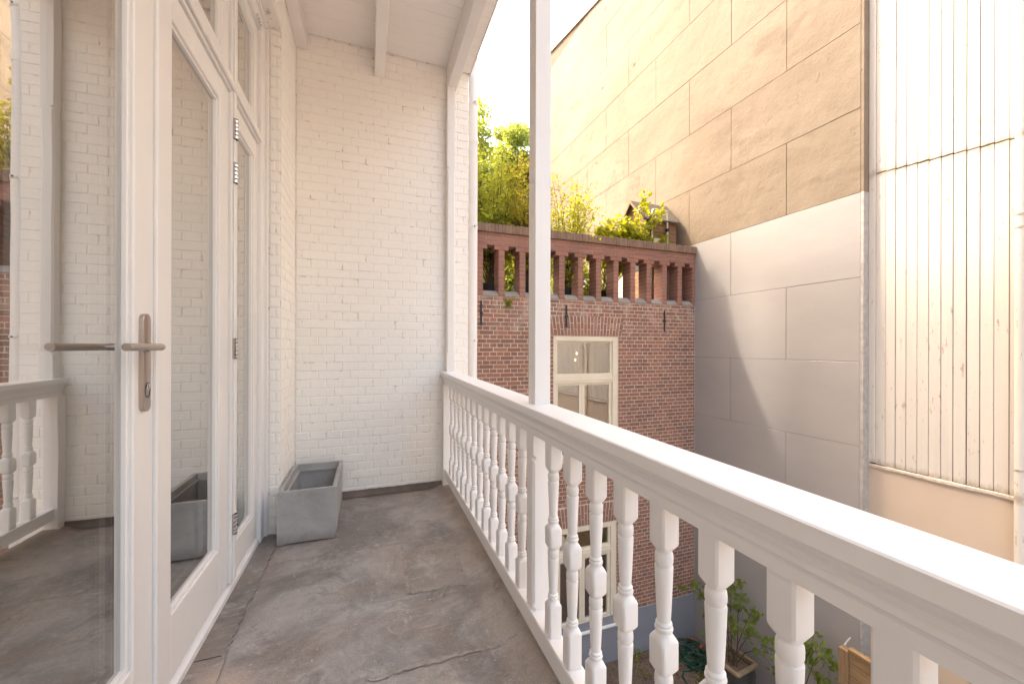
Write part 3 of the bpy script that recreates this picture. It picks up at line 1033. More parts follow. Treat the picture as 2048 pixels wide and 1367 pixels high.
# ------------------------------------------------------------------ balcony roof
roof = thing('veranda_canopy', (.1, .7, 3.25), 'white boarded canopy with exposed beams over the balcony', 'canopy')
y = 3.249
k = 0
while y > -1.8:
    w_ = .1005
    for (a, b) in ((-.497, .6035), (.6825, .80)):
        MB().bev(a, b, y - w_ + .0006, y - .0006, 3.462 + (0 if a < 0 else -.004), 3.482, .0012).build('ceiling_board', 'soffit_paint', roof)
    y -= w_
    k += 1
MB().box(-.62, .80, -1.8, 3.56, 3.4835, 3.53).build('roof_deck', 'roof_felt', roof)
MB().bev(-.499, -.422, -1.8, 3.2485, 3.336, 3.4615, .004).build('beam', 'white_paint', roof)
MB().bev(.042, .117, -1.8, 3.2485, 3.252, 3.4615, .004).build('beam', 'white_paint', roof)
MB().bev(.604, .682, -1.8, 3.2485, 3.2685, 3.4825, .004).build('header_beam', 'white_paint', roof)
MB().bev(.8005, .812, -1.8, 3.56, 3.452, 3.530, .002).build('fascia', 'white_paint', roof)
MB().box(.795, .818, -1.8, 3.56, 3.5305, 3.538).build('roof_edge', 'iron', roof)

# ------------------------------------------------------------------ downpipe at the end wall
dp = thing('downpipe', (.868, 3.36, -4.08), 'white round downpipe fixed at the corner of the white end wall', 'pipe')
MB().tube([(.862, 3.36, -4.08), (.862, 3.36, 3.95)], .0395, 20).build('pipe_run', 'white_paint', dp, smooth=True)
MB().lathe([(.0425, 0), (.044, .004), (.044, .05), (.0425, .055)], (.862, 3.36, 2.925), 20).build('coupling', 'white_paint', dp, smooth=True)
for z in (3.26, 2.19, 1.20, .2):
    b_ = MB().lathe([(.0405, 0), (.0425, .001), (.0425, .017), (.0405, .018)], (.862, 3.36, z), 20)
    b_.bev(.845, .88, 3.305, 3.322, z + .002, z + .016, .002)
    b_.box(.797, .822, 3.355, 3.365, z + .002, z + .016)
    b_.build('bracket', 'white_paint', dp)
    MB().tube([(.8625, 3.304, z + .009), (.8625, 3.296, z + .009)], .005, 6).build('bracket_bolt', 'iron', dp)

# ------------------------------------------------------------------ grey planter
plt = thing('planter', (-.335, 2.88, .004), 'empty grey concrete trough planter standing against the white brick pier', 'planter')
def taperbox(mb, bx, tx, z0, z1):
    """bx, tx: (x0, x1, y0, y1) at the bottom and top"""
    v = [(bx[i], bx[j], z0) for i, j in ((0, 2), (1, 2), (1, 3), (0, 3))] + [(tx[i], tx[j], z1) for i, j in ((0, 2), (1, 2), (1, 3), (0, 3))]
    return v
ob, ot = (-.490, -.178, 2.585, 3.165), (-.487, -.173, 2.582, 3.172)
zb, zt_ = .010, .312
v = taperbox(None, ob, ot, zb, zt_)
th = .022
it = (ot[0] + th, ot[1] - th, ot[2] + th, ot[3] - th)
ib = (ob[0] + th, ob[1] - th, ob[2] + th, ob[3] - th)
v += taperbox(None, ib, it, .13, zt_)
mb = MB()
fs = [(0, 3, 2, 1)]
for k in range(4):
    m_ = (k + 1) % 4
    fs += [(k, m_, 4 + m_, 4 + k), (4 + k, 4 + m_, 12 + m_, 12 + k), (12 + k, 12 + m_, 8 + m_, 8 + k)]
fs.append((8, 9, 10, 11))
mb.add(v, fs).build('trough', 'concrete_planter', plt)
mb = MB()
lip = (it[0] + .001, it[1] - .001, it[2] + .001, it[3] - .001)
mb.box(lip[0], lip[1], lip[2], lip[2] + .014, .262, .276)
mb.box(lip[0], lip[1], lip[3] - .014, lip[3], .262, .276)
mb.box(lip[0], lip[0] + .014, lip[2] + .014, lip[3] - .014, .262, .276)
mb.box(lip[1] - .014, lip[1], lip[2] + .014, lip[3] - .014, .262, .276)
mb.build('inner_lip', 'concrete_planter', plt)
sheet_ = MB().box(it[0] + .004, it[1] - .004, it[2] + .004, it[3] - .004, .131, .137)
sheet_.build('dirt_bed', 'soil', plt)
for x, y in ((-.47, 2.61), (-.20, 2.61), (-.47, 3.14), (-.20, 3.14)):
    MB().bev(x - .02, x + .02, y - .02, y + .02, .0, .0102, .002).build('foot', 'concrete_planter', plt)

# ------------------------------------------------------------------ red brick building
YR = 5.6
red = thing('brick_building', (3.2, 7.2, -4.08), 'red brick back building with open brick parapet and cream windows', 'building')
W1 = (2.749, 3.956, -.72, 1.338)
W2 = (2.80, 3.93, -3.43, -1.745)
core = MB()
def wall_with_holes(mb, x0, x1, y0, y1, z0, z1, holes):
    xs = sorted({x0, x1, *[h[0] for h in holes], *[h[1] for h in holes]})
    zs = sorted({z0, z1, *[h[2] for h in holes], *[h[3] for h in holes]})
    for a, b in zip(xs, xs[1:]):
        for c, d in zip(zs, zs[1:]):
            if not any(h[0] <= a and b <= h[1] and h[2] <= c and d <= h[3] for h in holes):
                mb.box(a, b, y0, y1, c, d)
wall_with_holes(core, .3, 5.606, YR + .004, YR + .24, -4.08, 1.905, [W1, W2])
core.build('mortar_bed', 'cream_mortar', red)
arch1 = (2.700, 4.012, 1.338, 1.655)
arch2 = (2.75, 3.985, -1.745, -1.42)
rects = bond(.9, 5.604, -3.312, 1.905, holes=[W1, W2, arch1, arch2], joint=.0105, phase=.05)
def prefer(r):
    x, z = (r[0] + r[1]) / 2, (r[2] + r[3]) / 2
    zr = .93 + (x - 4.0) * -.62 if x > 3.95 else .6
    vis = (x > 4.02 and z > zr) or (1.5 < x < 2.25 and z > .75)
    return (0 if vis else 50) + abs(z - 1.9) + abs(x - 4.5) * .3
lay(rects, '-Y', YR, red, 'red_brick', 300, prefer, bev=.003, jit=.002, wob=.0018, depth=.03)
# flat brick arches of soldiers over the two windows
def arch(a, name):
    x0, x1, z0, z1 = a
    n = 22
    for k in range(n):
        t0, t1 = k / n, (k + 1) / n
        lean = (t0 + t1 - 1) * .055
        up_ = z1 + .02 * (1 - abs(t0 + t1 - 1)) - .01
        zm = z0 + (.105 if k % 2 else .205)
        for za, zb in ((z0 + .004, zm - .004), (zm + .004, up_)):
            mb = MB()
            def cx(t_, z): return x0 + (x1 - x0) * t_ + lean * (z - z0) / (z1 - z0)
            q0, q1 = t0 + .0035, t1 - .0035
            jx = rnd.uniform(-.0015, .0015)
            v = [(cx(q0, za), YR + .03, za), (cx(q1, za), YR + .03, za), (cx(q1, zb), YR + .03, zb), (cx(q0, zb), YR + .03, zb)]
            v += [(p_[0], YR + .003 + jx, p_[2]) for p_ in v]
            v += [(cx(q0, za) + .003, YR + jx, za + .003), (cx(q1, za) - .003, YR + jx, za + .003), (cx(q1, zb) - .003, YR + jx, zb - .003), (cx(q0, zb) + .003, YR + jx, zb - .003)]
            f = [(8, 9, 10, 11)]
            for m_ in range(4):
                w_ = (m_ + 1) % 4
                f += [(m_, w_, 4 + w_, 4 + m_), (4 + m_, 4 + w_, 8 + w_, 8 + m_)]
            mb.add(v, f).build('arch_brick', 'red_brick', red)
arch(arch1, 'arch')
arch(arch2, 'arch')
# plinth
MB().bev(.3, 5.604, YR - .012, YR + .003, -4.08, -3.312, .003).build('plinth', 'plinth_paint', red)
# building body behind: side, roof deck of the terrace
body = MB()
body.box(.3, .32, YR + .24, 11.5, -4.08, 1.84)
body.box(.3, 5.6, 11.4, 11.5, -4.08, 1.84)
body.build('outer_wall', 'cream_mortar', red)
MB().box(.3, 5.604, YR + .24, 11.5, 1.80, 1.86).build('terrace_deck', 'roof_felt', red)
inn = MB()
for (a, b) in ((-1.0, 1.75), (-3.55, -1.2)):
    inn.box(2.2, 5.2, 8.4, 8.5, a, b)
    inn.box(2.15, 2.2, YR + .24, 8.5, a, b)
    inn.box(5.2, 5.25, YR + .24, 8.5, a, b)
    inn.box(2.15, 5.25, YR + .24, 8.5, a - .06, a)
    inn.box(2.15, 5.25, YR + .24, 8.5, b, b + .05)
inn.build('room_shell', 'room_paint', red)
# windows
def casement(W, rail_z, mull, sill):
    x0, x1, z0, z1 = W
    w = MB()
    w.bev(x0, x0 + .05, YR + .015, YR + .12, z0, z1, .003)
    w.bev(x1 - .10, x1, YR + .015, YR + .12, z0, z1, .003)
    w.bev(x0 + .05, x1 - .10, YR + .015, YR + .12, z1 - .085, z1, .003)
    w.bev(x0 + .05, x1 - .10, YR + .015, YR + .12, z0, z0 + .09, .003)
    win = w.build('window', 'cream_paint', red)
    xa, xb = x0 + .05, x1 - .10
    f = MB()
    f.bev(xa, xb, YR + .03, YR + .11, rail_z - .12, rail_z, .003)
    f.bev(xa - .01, xb + .01, YR + .022, YR + .03, rail_z - .075, rail_z - .045, .002)
    f.build('meeting_rail', 'cream_paint', win)
    zt, zb_ = z1 - .085, z0 + .09
    def leafset(a, b, c, d, y, st):
        f = MB()
        f.bev(a, a + st, y, y + .05, c, d, .002)
        f.bev(b - st, b, y, y + .05, c, d, .002)
        f.bev(a + st, b - st, y, y + .05, c, c + st * .9, .002)
        f.bev(a + st, b - st, y, y + .05, d - st * .7, d, .002)
        f.build('sash', 'cream_paint', win)
        p_ = MB()
        p_.add([(a + st, y + .02, c + st * .9), (b - st, y + .02, c + st * .9), (b - st, y + .02, d - st * .7), (a + st, y + .02, d - st * .7)], [(0, 1, 2, 3)])
        p_.build('pane', 'window_glass', win)
    leafset(xa, xb, rail_z, zt, YR + .045, .036)
    leafset(xa, mull, zb_, rail_z - .12, YR + .05, .05)
    leafset(mull + .002, xb, zb_, rail_z - .12, YR + .05, .05)
    s__ = MB()
    s__.prism([(0, 0), (0, 1), (1, 1)], 0, 1) if False else None
    vv = [(x0 - .03, YR + .12, z0 - .045), (x1 + .03, YR + .12, z0 - .045), (x1 + .03, YR - .05, z0 - .045), (x0 - .03, YR - .05, z0 - .045),
          (x0 - .03, YR + .12, z0 + .0), (x1 + .03, YR + .12, z0 + .0), (x1 + .03, YR - .05, z0 - .022), (x0 - .03, YR - .05, z0 - .022)]
    s__ = MB().add(vv, [(0, 1, 2, 3), (4, 7, 6, 5), (0, 4, 5, 1), (3, 2, 6, 7), (0, 3, 7, 4), (1, 5, 6, 2)])
    s__.build('sill', 'white_paint' if sill else 'stone', win)
casement(W1, .69, 3.285, False)
casement(W2, -2.155, 3.30, True)
# iron wall anchors
for x, z in ((1.562, 1.655), (2.966, 1.645), (4.905, 1.62)):
    a = MB()
    a.bev(x - .012, x + .012, YR - .022, YR - .004, z - .18, z + .18, .003)
    a.bev(x - .022, x + .022, YR - .034, YR - .004, z - .02, z + .02, .004)
    a.bev(x - .017, x + .017, YR - .026, YR - .004, z + .10, z + .12, .003)
    a.build('wall_anchor', 'iron', red)
# open parapet: pilasters, stone sills, bands, coping
PD = .222
YB = YR + PD
pil = [1.593 - .34 + .098 * 0 - .098, ] if False else None
PIT, PW = .3376, .098
P0 = 1.8315
xs = [P0 + PIT * k for k in range(-4, 12)]
ZP0, ZP1 = 1.905, 2.603
parapet_h = ZP1 - ZP0
nc = 11
hc = parapet_h / nc
for k, x in enumerate(xs):
    if x + PW > 5.606:
        wx = 5.604 - x
    else:
        wx = PW
    pc = MB().box(x + .004, x + wx - .004, YR + .004, YB - .004, ZP0, ZP1).build('pilaster', 'parapet_mortar', red)
    for i in range(nc):
        za = ZP0 + i * hc
        mb = MB().bev(x + rnd.uniform(-.001, .001), x + wx + rnd.uniform(-.001, .001), YR + rnd.uniform(-.001, .0012), YB, za + .004, za + hc - .004, .003)
        mb.build('brick', 'parapet_brick', pc)
    # weathered stone sill in the opening to the right
    xa, xb = x + wx + .001, x + PIT - .001
    if xb < 5.605:
        vv = [(xa, YB, 1.905), (xb, YB, 1.905), (xb, YR + .004, 1.905), (xa, YR + .004, 1.905),
              (xa, YB, 2.005), (xb, YB, 2.005), (xb, YR + .07, 2.000), (xa, YR + .07, 2.000), (xa, YR - .006, 1.925), (xb, YR - .006, 1.925), (xb, YR - .006, 1.907), (xa, YR - .006, 1.907)]
        MB().add(vv, [(0, 1, 10, 11), (4, 7, 6, 5), (7, 8, 9, 6), (8, 11, 10, 9), (0, 4, 5, 1), (0, 11, 8, 7, 4), (1, 5, 6, 9, 10)]).build('stone_sill', 'stone', red)
# stepped course: bricks reaching 6 cm over each side of the openings
MB().box(.5, 5.602, YR + .005, YB - .005, 2.671, 2.858).build('band_core', 'parapet_mortar', red)
for k, x in enumerate(xs):
    xe = min(x + PW + .062, 5.604)
    xa = x - .062
    MB().bev(xa, xe, YR + .0, YB, ZP1 + .003, 2.669, .003).build('corbel_brick', 'parapet_brick', red)
rr = []
for i in range(3):
    za = 2.669 + i * .0625
    off = .055 * (i % 2) + (.11 if i == 1 else 0)
    u = .6 + off
    while u < 5.60:
        w_ = .22 if i != 1 else .22
        rr.append((u + .0045, min(u + w_, 5.604) - .0045, za + .004, za + .0585))
        u += w_
rr = [r for r in rr if r[1] - r[0] > .03]
lay(rr, '-Y', YR, red, 'parapet_brick', 300, bev=.003, wob=.001, depth=.02)
lay(rr, '-Y', YR, red, 'parapet_brick', 0) if False else None
cp = MB().box(.5, 5.63, YR - .028, YB + .03, 2.862, 2.972)
cp.build('coping_bed', 'parapet_mortar', red)
x = 1.0
while x < 5.66:
    w_ = .0545
    MB().bev(x + .002, x + w_ - .001, YR - .036 + rnd.uniform(-.002, .002), YB + .036, 2.857 + rnd.uniform(-.001, .001), 2.980 + rnd.uniform(-.003, .003), .004).build('coping_brick', 'coping_brick', red)
    x += w_

# ------------------------------------------------------------------ tall party wall: grey render below, bare concrete above
XG = 5.608
pw = thing('party_wall', (XG + .15, 7.7, -4.08), 'tall concrete party wall, beige above and painted grey below', 'wall')
Y0, Y1 = 3.0, 12.6
wall = MB()
def ztop(y): return 10.12 + (y - 8.776) * .231
wall.add([(XG + .008, Y0 + .006, -4.08), (XG + .008, Y1, -4.08), (XG + .008, Y1, ztop(Y1)), (XG + .008, Y0 + .006, ztop(Y0)),
          (XG + .107, Y0 + .006, -4.08), (XG + .107, Y1, -4.08), (XG + .107, Y1, ztop(Y1)), (XG + .107, Y0 + .006, ztop(Y0))],
         [(0, 1, 2, 3), (4, 7, 6, 5), (0, 4, 5, 1), (3, 2, 6, 7), (0, 3, 7, 4), (1, 5, 6, 2)])
wall.build('wall_core', 'plank_gap', pw)
ZJ = [3.042 + 1.029 * k for k in range(-7, 8)]
def panel(y0, y1, z0, z1, mat):
    g_ = .002
    a, b = y0 + g_, y1 - g_
    zt0, zt1 = (z1, z1)
    if z1 > 8:
        zt0, zt1 = min(z1, ztop(a)), min(z1, ztop(b))
        if zt1 - z0 < .1:
            return
        zt0 = max(zt0, z0 + .02)
    bv = .0035
    dx = rnd.uniform(-.0015, .0015)
    v = [(XG + .03, a, z0 + g_), (XG + .03, b, z0 + g_), (XG + .03, b, zt1 - g_), (XG + .03, a, zt0 - g_)]
    v += [(XG + bv + dx, p_[1], p_[2]) for p_ in v]
    v += [(XG + dx, a + bv, z0 + g_ + bv), (XG + dx, b - bv, z0 + g_ + bv), (XG + dx, b - bv, zt1 - g_ - bv), (XG + dx, a + bv, zt0 - g_ - bv)]
    f = [(8, 9, 10, 11)]
    for m_ in range(4):
        w_ = (m_ + 1) % 4
        f += [(m_, w_, 4 + w_, 4 + m_), (4 + m_, 4 + w_, 8 + w_, 8 + m_)]
    MB().add(v, f).build('panel', mat, pw)
for i, (za, zb) in enumerate(zip(ZJ, ZJ[1:])):
    za = max(za, -4.08)
    j = i % 2
    cuts = [Y0 + .03] + ([3.935, 5.75, 7.57, 9.39, 11.2] if j else [4.85, 6.66, 8.48, 10.3, 12.1]) + [Y1]
    for a, b in zip(cuts, cuts[1:]):
        panel(a, b, za, zb, 'grey_render' if zb < 3.1 else 'beige_concrete')
# end edge: bare concrete above, white painted corner strip below
MB().box(XG + .001, XG + .1065, Y0 + .0, Y0 + .029, 3.046, ztop(3)).build('wall_end', 'beige_concrete', pw)
MB().box(XG - .002, XG + .1065, Y0 - .002, Y0 + .0295, -4.08, 3.042).build('corner_strip', 'strip_paint', pw)
MB().box(XG - .05, XG + .16, 2.98, Y1 + .05, 9.9, 9.93) if False else None
v = [(XG - .04, y, ztop(y) + dz) for dz in (.0, .06) for y in (Y0, Y1 + .04)] + [(XG + .14, y, ztop(y) + dz) for dz in (.0, .06) for y in (Y0, Y1 + .04)]
MB().add(v, [(0, 1, 3, 2), (4, 6, 7, 5), (0, 4, 5, 1), (2, 3, 7, 6), (0, 2, 6, 4), (1, 5, 7, 3)]).build('coping', 'stone', pw)

# ------------------------------------------------------------------ timber clad wall
XK = 5.715
tim = thing('timber_wall', (XK + .1, 2.4, -4.08), 'weathered white plank wall above a smooth cream rendered base', 'wall')
MB().box(XK + .0145, XK + .2, -3.0, 2.999, -4.08, 9.6).build('backing', 'plank_gap', tim)
MB().bev(XK - .012, XK + .014, 2.932, 2.998, -.22, 9.6, .003).build('trim_board', 'plank_paint', tim)
y = 2.930
seam = lambda y_: 3.242 + (y_ - 3.0) * .10
k = 0
while y > -2.9:
    w_ = .0957 + rnd.uniform(-.002, .002)
    gap = rnd.choice((.003, .004, .005, .007))
    for up_ in (0, 1):
        za, zb = (-.235 + rnd.uniform(-.006, .004), seam(y) - rnd.uniform(.004, .010)) if not up_ else (seam(y) + rnd.uniform(.003, .008), 9.6)
        dx = rnd.uniform(-.003, .003)
        MB().bev(XK + dx, XK + .013, y - w_ + gap, y, za, zb, .003).build('plank', 'plank_paint', tim)
    y -= w_
    k += 1
MB().box(XK - .004, XK + .0143, -2.95, 2.999, -4.08, -.262).build('render_base', 'cream_render', tim)
fl = MB()
for k in range(61):
    y = -2.95 + 5.945 * k / 60
    w_ = rnd.uniform(-.004, .004)
    fl.v += [(XK - .001, y, -.236 + w_ * .5), (XK - .016 + w_, y, -.246 + w_), (XK - .018 + w_, y, -.272 + w_), (XK - .005, y, -.280 + w_)]
for k in range(60):
    for m_ in range(3):
        fl.f.append((k * 4 + m_, k * 4 + m_ + 1, k * 4 + m_ + 5, k * 4 + m_ + 4))
fl.build('flashing_strip', 'flaking_lead', tim)
dp2 = thing('downpipe', (5.655, 1.80, -4.08), 'pale downpipe running down the weathered plank wall', 'pipe')
MB().tube([(5.655, 1.797, -4.08), (5.655, 1.797, 9.6)], .036, 18).build('pipe_run', 'plank_paint', dp2, smooth=True)
for z in (2.38, 2.26, .02, -1.9, 4.6):
    b_ = MB().lathe([(.037, 0), (.040, .002), (.040, .02), (.037, .022)], (5.655, 1.797, z), 18)
    b_.box(5.65, XK + .0, 1.79, 1.804, z + .004, z + .018)
    b_.build('bracket', 'flaking_lead', dp2)
br = thing('side_pilaster', (5.66, 1.70, -4.08), 'worn pale brick strip beside the pale downpipe', 'wall')
MB().box(5.668, XK + .010, 1.60, 1.757, -4.08, 9.6).build('pilaster_core', 'flaking_lead', br)

# ------------------------------------------------------------------ garden
fence = thing('garden_fence', (5.13, 2.3, -4.08), 'brown timber garden fence with a square post below the balcony', 'fence')
MB().bev(5.09, 5.18, 2.87, 2.96, -4.08, -2.275, .004).build('post', 'fence_post_wood', fence)
for k in range(13):
    za = -4.06 + k * .138
    MB().bev(5.12, 5.145, 1.1, 2.868, za, za + .132, .004).build('board', 'fence_wood', fence)
MB().bev(5.10, 5.165, 1.1, 2.868, -2.265, -2.235, .004).build('cap_rail', 'fence_wood', fence)
hk = MB()
hk.tube([(5.15, 2.93, -2.262), (5.22, 2.95, -2.25), (5.35, 2.985, -2.262)], .008, 6)
hk.tube([(5.135, 2.915, -2.275), (5.135, 2.915, -2.235)], .012, 6)
hk.build('metal_latch', 'aluminium', fence)

pot = thing('flower_pot', (5.16, 4.40, -4.08), 'square dark glazed pot with tan rim on the garden soil', 'pot')
def sq_ring(c, h, z, n=8):
    o = []
    for k in range(4):
        a = math.pi / 4 + k * math.pi / 2
        for m_ in range(n):
            o.append(None)
    return o
ang = .10
def rot(x, y): return (5.16 + x * math.cos(ang) - y * math.sin(ang), 4.40 + x * math.sin(ang) + y * math.cos(ang))
def sqrow(h, z, rr=.06, n=6):
    o = []
    for k in range(4):
        cx, cy = ((1, 1), (-1, 1), (-1, -1), (1, -1))[k]
        for m_ in range(n):
            a = k * math.pi / 2 + (math.pi / 2) * m_ / (n - 1)
            x, y = cx * (h - rr) + rr * math.cos(a), cy * (h - rr) + rr * math.sin(a)
            o.append((*rot(x, y), z))
    return o
rows = [(.17, -4.08), (.205, -3.95), (.225, -3.80), (.228, -3.66), (.215, -3.555), (.195, -3.545), (.195, -3.62)]
n = 24
vv, ff = [], []
for h, z in rows:
    vv += sqrow(h, z)
for i in range(len(rows) - 1):
    for k in range(n):
        ff.append((i * n + k, i * n + (k + 1) % n, (i + 1) * n + (k + 1) % n, (i + 1) * n + k))
ff.append(tuple(range(n))[::-1])
MB().add(vv, ff).build('pot_body', 'pot_glaze', pot, smooth=True)
vv, ff = [], []
for h, z, r_ in ((.219, -3.556, .03), (.236, -3.545, .03), (.238, -3.515, .03), (.228, -3.500, .03), (.190, -3.503, .015), (.188, -3.56, .015)):
    vv += sqrow(h, z, r_)
for i in range(5):
    for k in range(n):
        ff.append((i * n + k, i * n + (k + 1) % n, (i + 1) * n + (k + 1) % n, (i + 1) * n + k))
MB().add(vv, ff).build('pot_rim', 'pot_rim', pot, smooth=True)
MB().add(sqrow(.194, -3.585), [tuple(range(n))]).build('potting_soil', 'soil', pot)

# -------- foliage
def leaf_cloud(pts, size, seed, asp=.55, droop=.3, jitter=.35, hang=None):
    """one folded leaf of four triangles at every point"""
    rs = np.random.RandomState(seed)
    P = np.array(pts, float)
    n = len(P)
    d = rs.normal(size=(n, 3))
    d[:, 2] -= droop
    if hang is not None:
        d = d * .55 + np.array(hang)
    d /= np.linalg.norm(d, axis=1)[:, None] + 1e-9
    a = np.cross(d, rs.normal(size=(n, 3)))
    a /= np.linalg.norm(a, axis=1)[:, None] + 1e-9
    nn = np.cross(d, a)
    L = size * (1 + jitter * rs.uniform(-1, 1, n))[:, None]
    W = L * asp * .5
    base = P
    mid = P + d * L * .45
    tip = P + d * L - nn * L * .12
    l_ = mid + a * W + nn * L * .10
    r_ = mid - a * W + nn * L * .10
    V = np.stack([base, l_, tip, r_, mid], 1).reshape(-1, 3)
    o = np.arange(n)[:, None] * 5
    F = np.concatenate([o + np.array([[0, 1, 4]]), o + np.array([[1, 2, 4]]), o + np.array([[4, 2, 3]]), o + np.array([[0, 4, 3]])], 0)
    return V, F
def leaf_object(name, mat, parent, pts, size, seed, **kw):
    V, F = leaf_cloud(pts, size, seed, **kw)
    me = bpy.data.meshes.new(name)
    at = Vector((float(V[:, 0].mean()), float(V[:, 1].mean()), float(V[:, 2].min())))
    me.from_pydata([tuple(p_) for p_ in V - np.array(at)], [], [tuple(int(i) for i in f) for f in F])
    me.materials.append(M[mat])
    return place(me, name, parent, at)
def clumps(rs, centers, n, sig):
    c = np.array([c_[:3] for c_ in centers])
    s_ = np.array([c_[3] for c_ in centers])
    w = s_ ** 2 / (s_ ** 2).sum()
    i = rs.choice(len(c), n, p=w)
    u = rs.normal(size=(n, 3))
    u /= np.linalg.norm(u, axis=1)[:, None]
    r_ = rs.uniform(0, 1, n) ** .45
    return c[i] + u * (r_ * s_[i])[:, None] * np.array(sig)

def bush(name, label, base, tips, mat, size, n, seed, stem_r=.008, spread=.13, group=None, asp=.6, extra=None):
    rs = np.random.RandomState(seed)
    t = thing(name, base, label, 'shrub', group)
    st = MB()
    pts = []
    for tip in tips:
        b = Vector(base) + Vector((rs.uniform(-.08, .08), rs.uniform(-.05, .05), 0))
        e = Vector(tip)
        m1 = b.lerp(e, .4) + Vector((rs.uniform(-.06, .06), rs.uniform(-.05, .05), .05))
        path = [b, m1, b.lerp(e, .75) + Vector((rs.uniform(-.04, .04), rs.uniform(-.04, .04), .03)), e]
        st.tube(path, stem_r, 6, stem_r * .3)
        m_ = max(4, n // len(tips))
        cl = []
        for k in range(6):                              # side shoots, each ending in a spray of leaves
            f = rs.uniform(.35, 1.0)
            i = min(int(f * 3), 2)
            p_ = path[i].lerp(path[i + 1], min(f * 3 - i, 1))
            c = p_ + Vector(rs.normal(size=3)) * spread * (1.2 - .5 * f)
            st.tube([p_, p_.lerp(c, .5) + Vector((0, 0, .01)), c], stem_r * .4, 4, stem_r * .2)
            cl.append(c)
        cl.append(e)
        for k in range(m_):
            c = cl[rs.randint(len(cl))]
            pts.append(tuple(c + Vector(rs.normal(size=3)) * spread * .45))
    st.build('stems', 'stem', t, smooth=True)
    leaf_object('foliage', mat, t, pts, size, seed, asp=asp)
    return t

# shrub in the garden pot: bare stems with leaf tufts at the tips
gs = thing('potted_shrub', (5.16, 4.40, -3.585), 'sparse leggy green shrub growing in the square garden pot', 'shrub')
rs = np.random.RandomState(4)
st = MB()
lp = []
tips = [(5.05, 4.75, -2.62), (5.20, 4.55, -2.55), (5.30, 4.40, -2.72), (5.25, 4.15, -2.95), (5.0, 4.95, -2.70), (5.32, 4.25, -2.80), (5.1, 4.35, -2.90), (4.95, 4.65, -2.95), (5.25, 4.02, -3.15), (5.38, 4.62, -2.60)]
for tp in tips:
    b = Vector((5.16 + rs.uniform(-.07, .07), 4.40 + rs.uniform(-.07, .07), -3.59))
    e = Vector(tp)
    path = [b, b.lerp(e, .35) + Vector((0, 0, .10)), b.lerp(e, .7) + Vector((rs.uniform(-.03, .03), rs.uniform(-.03, .03), .09)), e]
    st.tube(path, .009, 6, .003)
    for k in range(3):
        s2 = path[2].lerp(e, rs.uniform(.0, .7))
        e2 = e + Vector(rs.normal(size=3)) * .10
        st.tube([s2, s2.lerp(e2, .5) + Vector((0, 0, .02)), e2], .0035, 5, .002)
        lp += [tuple(e2 + Vector(rs.normal(size=3)) * .03) for _ in range(9)]
    lp += [tuple(e + Vector(rs.normal(size=3)) * .045) for _ in range(12)]
st.build('stems', 'stem', gs, smooth=True)
leaf_object('foliage', 'leaf_dark', gs, lp, .085, 5, asp=.62, droop=.8)
gs2 = thing('garden_shrub', (5.35, 3.45, -4.08), 'thin arching green shrub beside the grey wall', 'shrub')
st = MB()
lp = []
for tp in ((5.30, 3.35, -2.55), (5.25, 3.62, -2.95), (5.38, 3.25, -2.95), (5.28, 3.75, -2.75), (5.2, 3.5, -3.25), (5.42, 3.3, -2.62)):
    e = Vector(tp)
    b = Vector((5.35 + rs.uniform(-.06, .06), 3.48 + rs.uniform(-.06, .06), -4.08))
    path = [b, b.lerp(e, .4) + Vector((-.05, .08, .1)), b.lerp(e, .75) + Vector((-.03, .05, .1)), e]
    st.tube(path, .009, 6, .003)
    for k in range(4):
        c = path[2].lerp(e, rs.uniform(.2, 1.05)) + Vector(rs.normal(size=3)) * .05
        lp += [tuple(c + Vector(rs.normal(size=3)) * .04) for _ in range(11)]
st.build('stems', 'stem', gs2, smooth=True)
leaf_object('foliage', 'leaf_dark', gs2, lp, .085, 6, asp=.62, droop=.8)

# garden hose heap
hs = thing('garden_hose', (5.1, 5.2, -4.08), 'tangled dark green garden hose lying on the soil', 'hose')
rs = np.random.RandomState(11)
path = []
for k in range(240):
    t_ = k / 240
    a = 2 * math.pi * 8.3 * t_
    r_ = .17 + .07 * math.sin(5.1 * a / 6.28 + 1) + .05 * math.sin(2.3 * a)
    path.append((5.18 + r_ * 1.15 * math.cos(a) + .04 * math.sin(1.7 * a), 5.18 + r_ * 1.25 * math.sin(a) + .05 * math.cos(1.3 * a), -4.066 + .07 * abs(math.sin(1.37 * a)) * t_ ** .5 + .012))
path += [(5.22, 5.40, -4.0), (5.32, 5.50, -4.05), (5.42, 5.42, -4.06), (5.46, 5.2, -4.065)]
HB = MB()
HB.tube(path, .0125, 7)
tail = [(5.05, 5.05, -4.055), (4.92, 4.98, -4.065), (4.80, 5.02, -4.067), (4.70, 4.92, -4.067), (4.66, 4.74, -4.067), (4.78, 4.62, -4.067), (5.0, 4.64, -4.067)]
HB.tube([tuple(Vector(tail[i]).lerp(Vector(tail[i + 1]), f)) for i in range(6) for f in (0, .33, .66)], .0125, 7)
HB.build('hose_coil', 'hose', hs, smooth=True)
for a, b in (((5.40, 5.46, -4.05), (5.44, 5.50, -4.04)), ((5.36, 5.22, -3.985), (5.41, 5.25, -3.98))):
    MB().tube([a, Vector(a).lerp(Vector(b), .5), b], .019, 10).build('hose_connector', 'orange_plastic', hs, smooth=True)
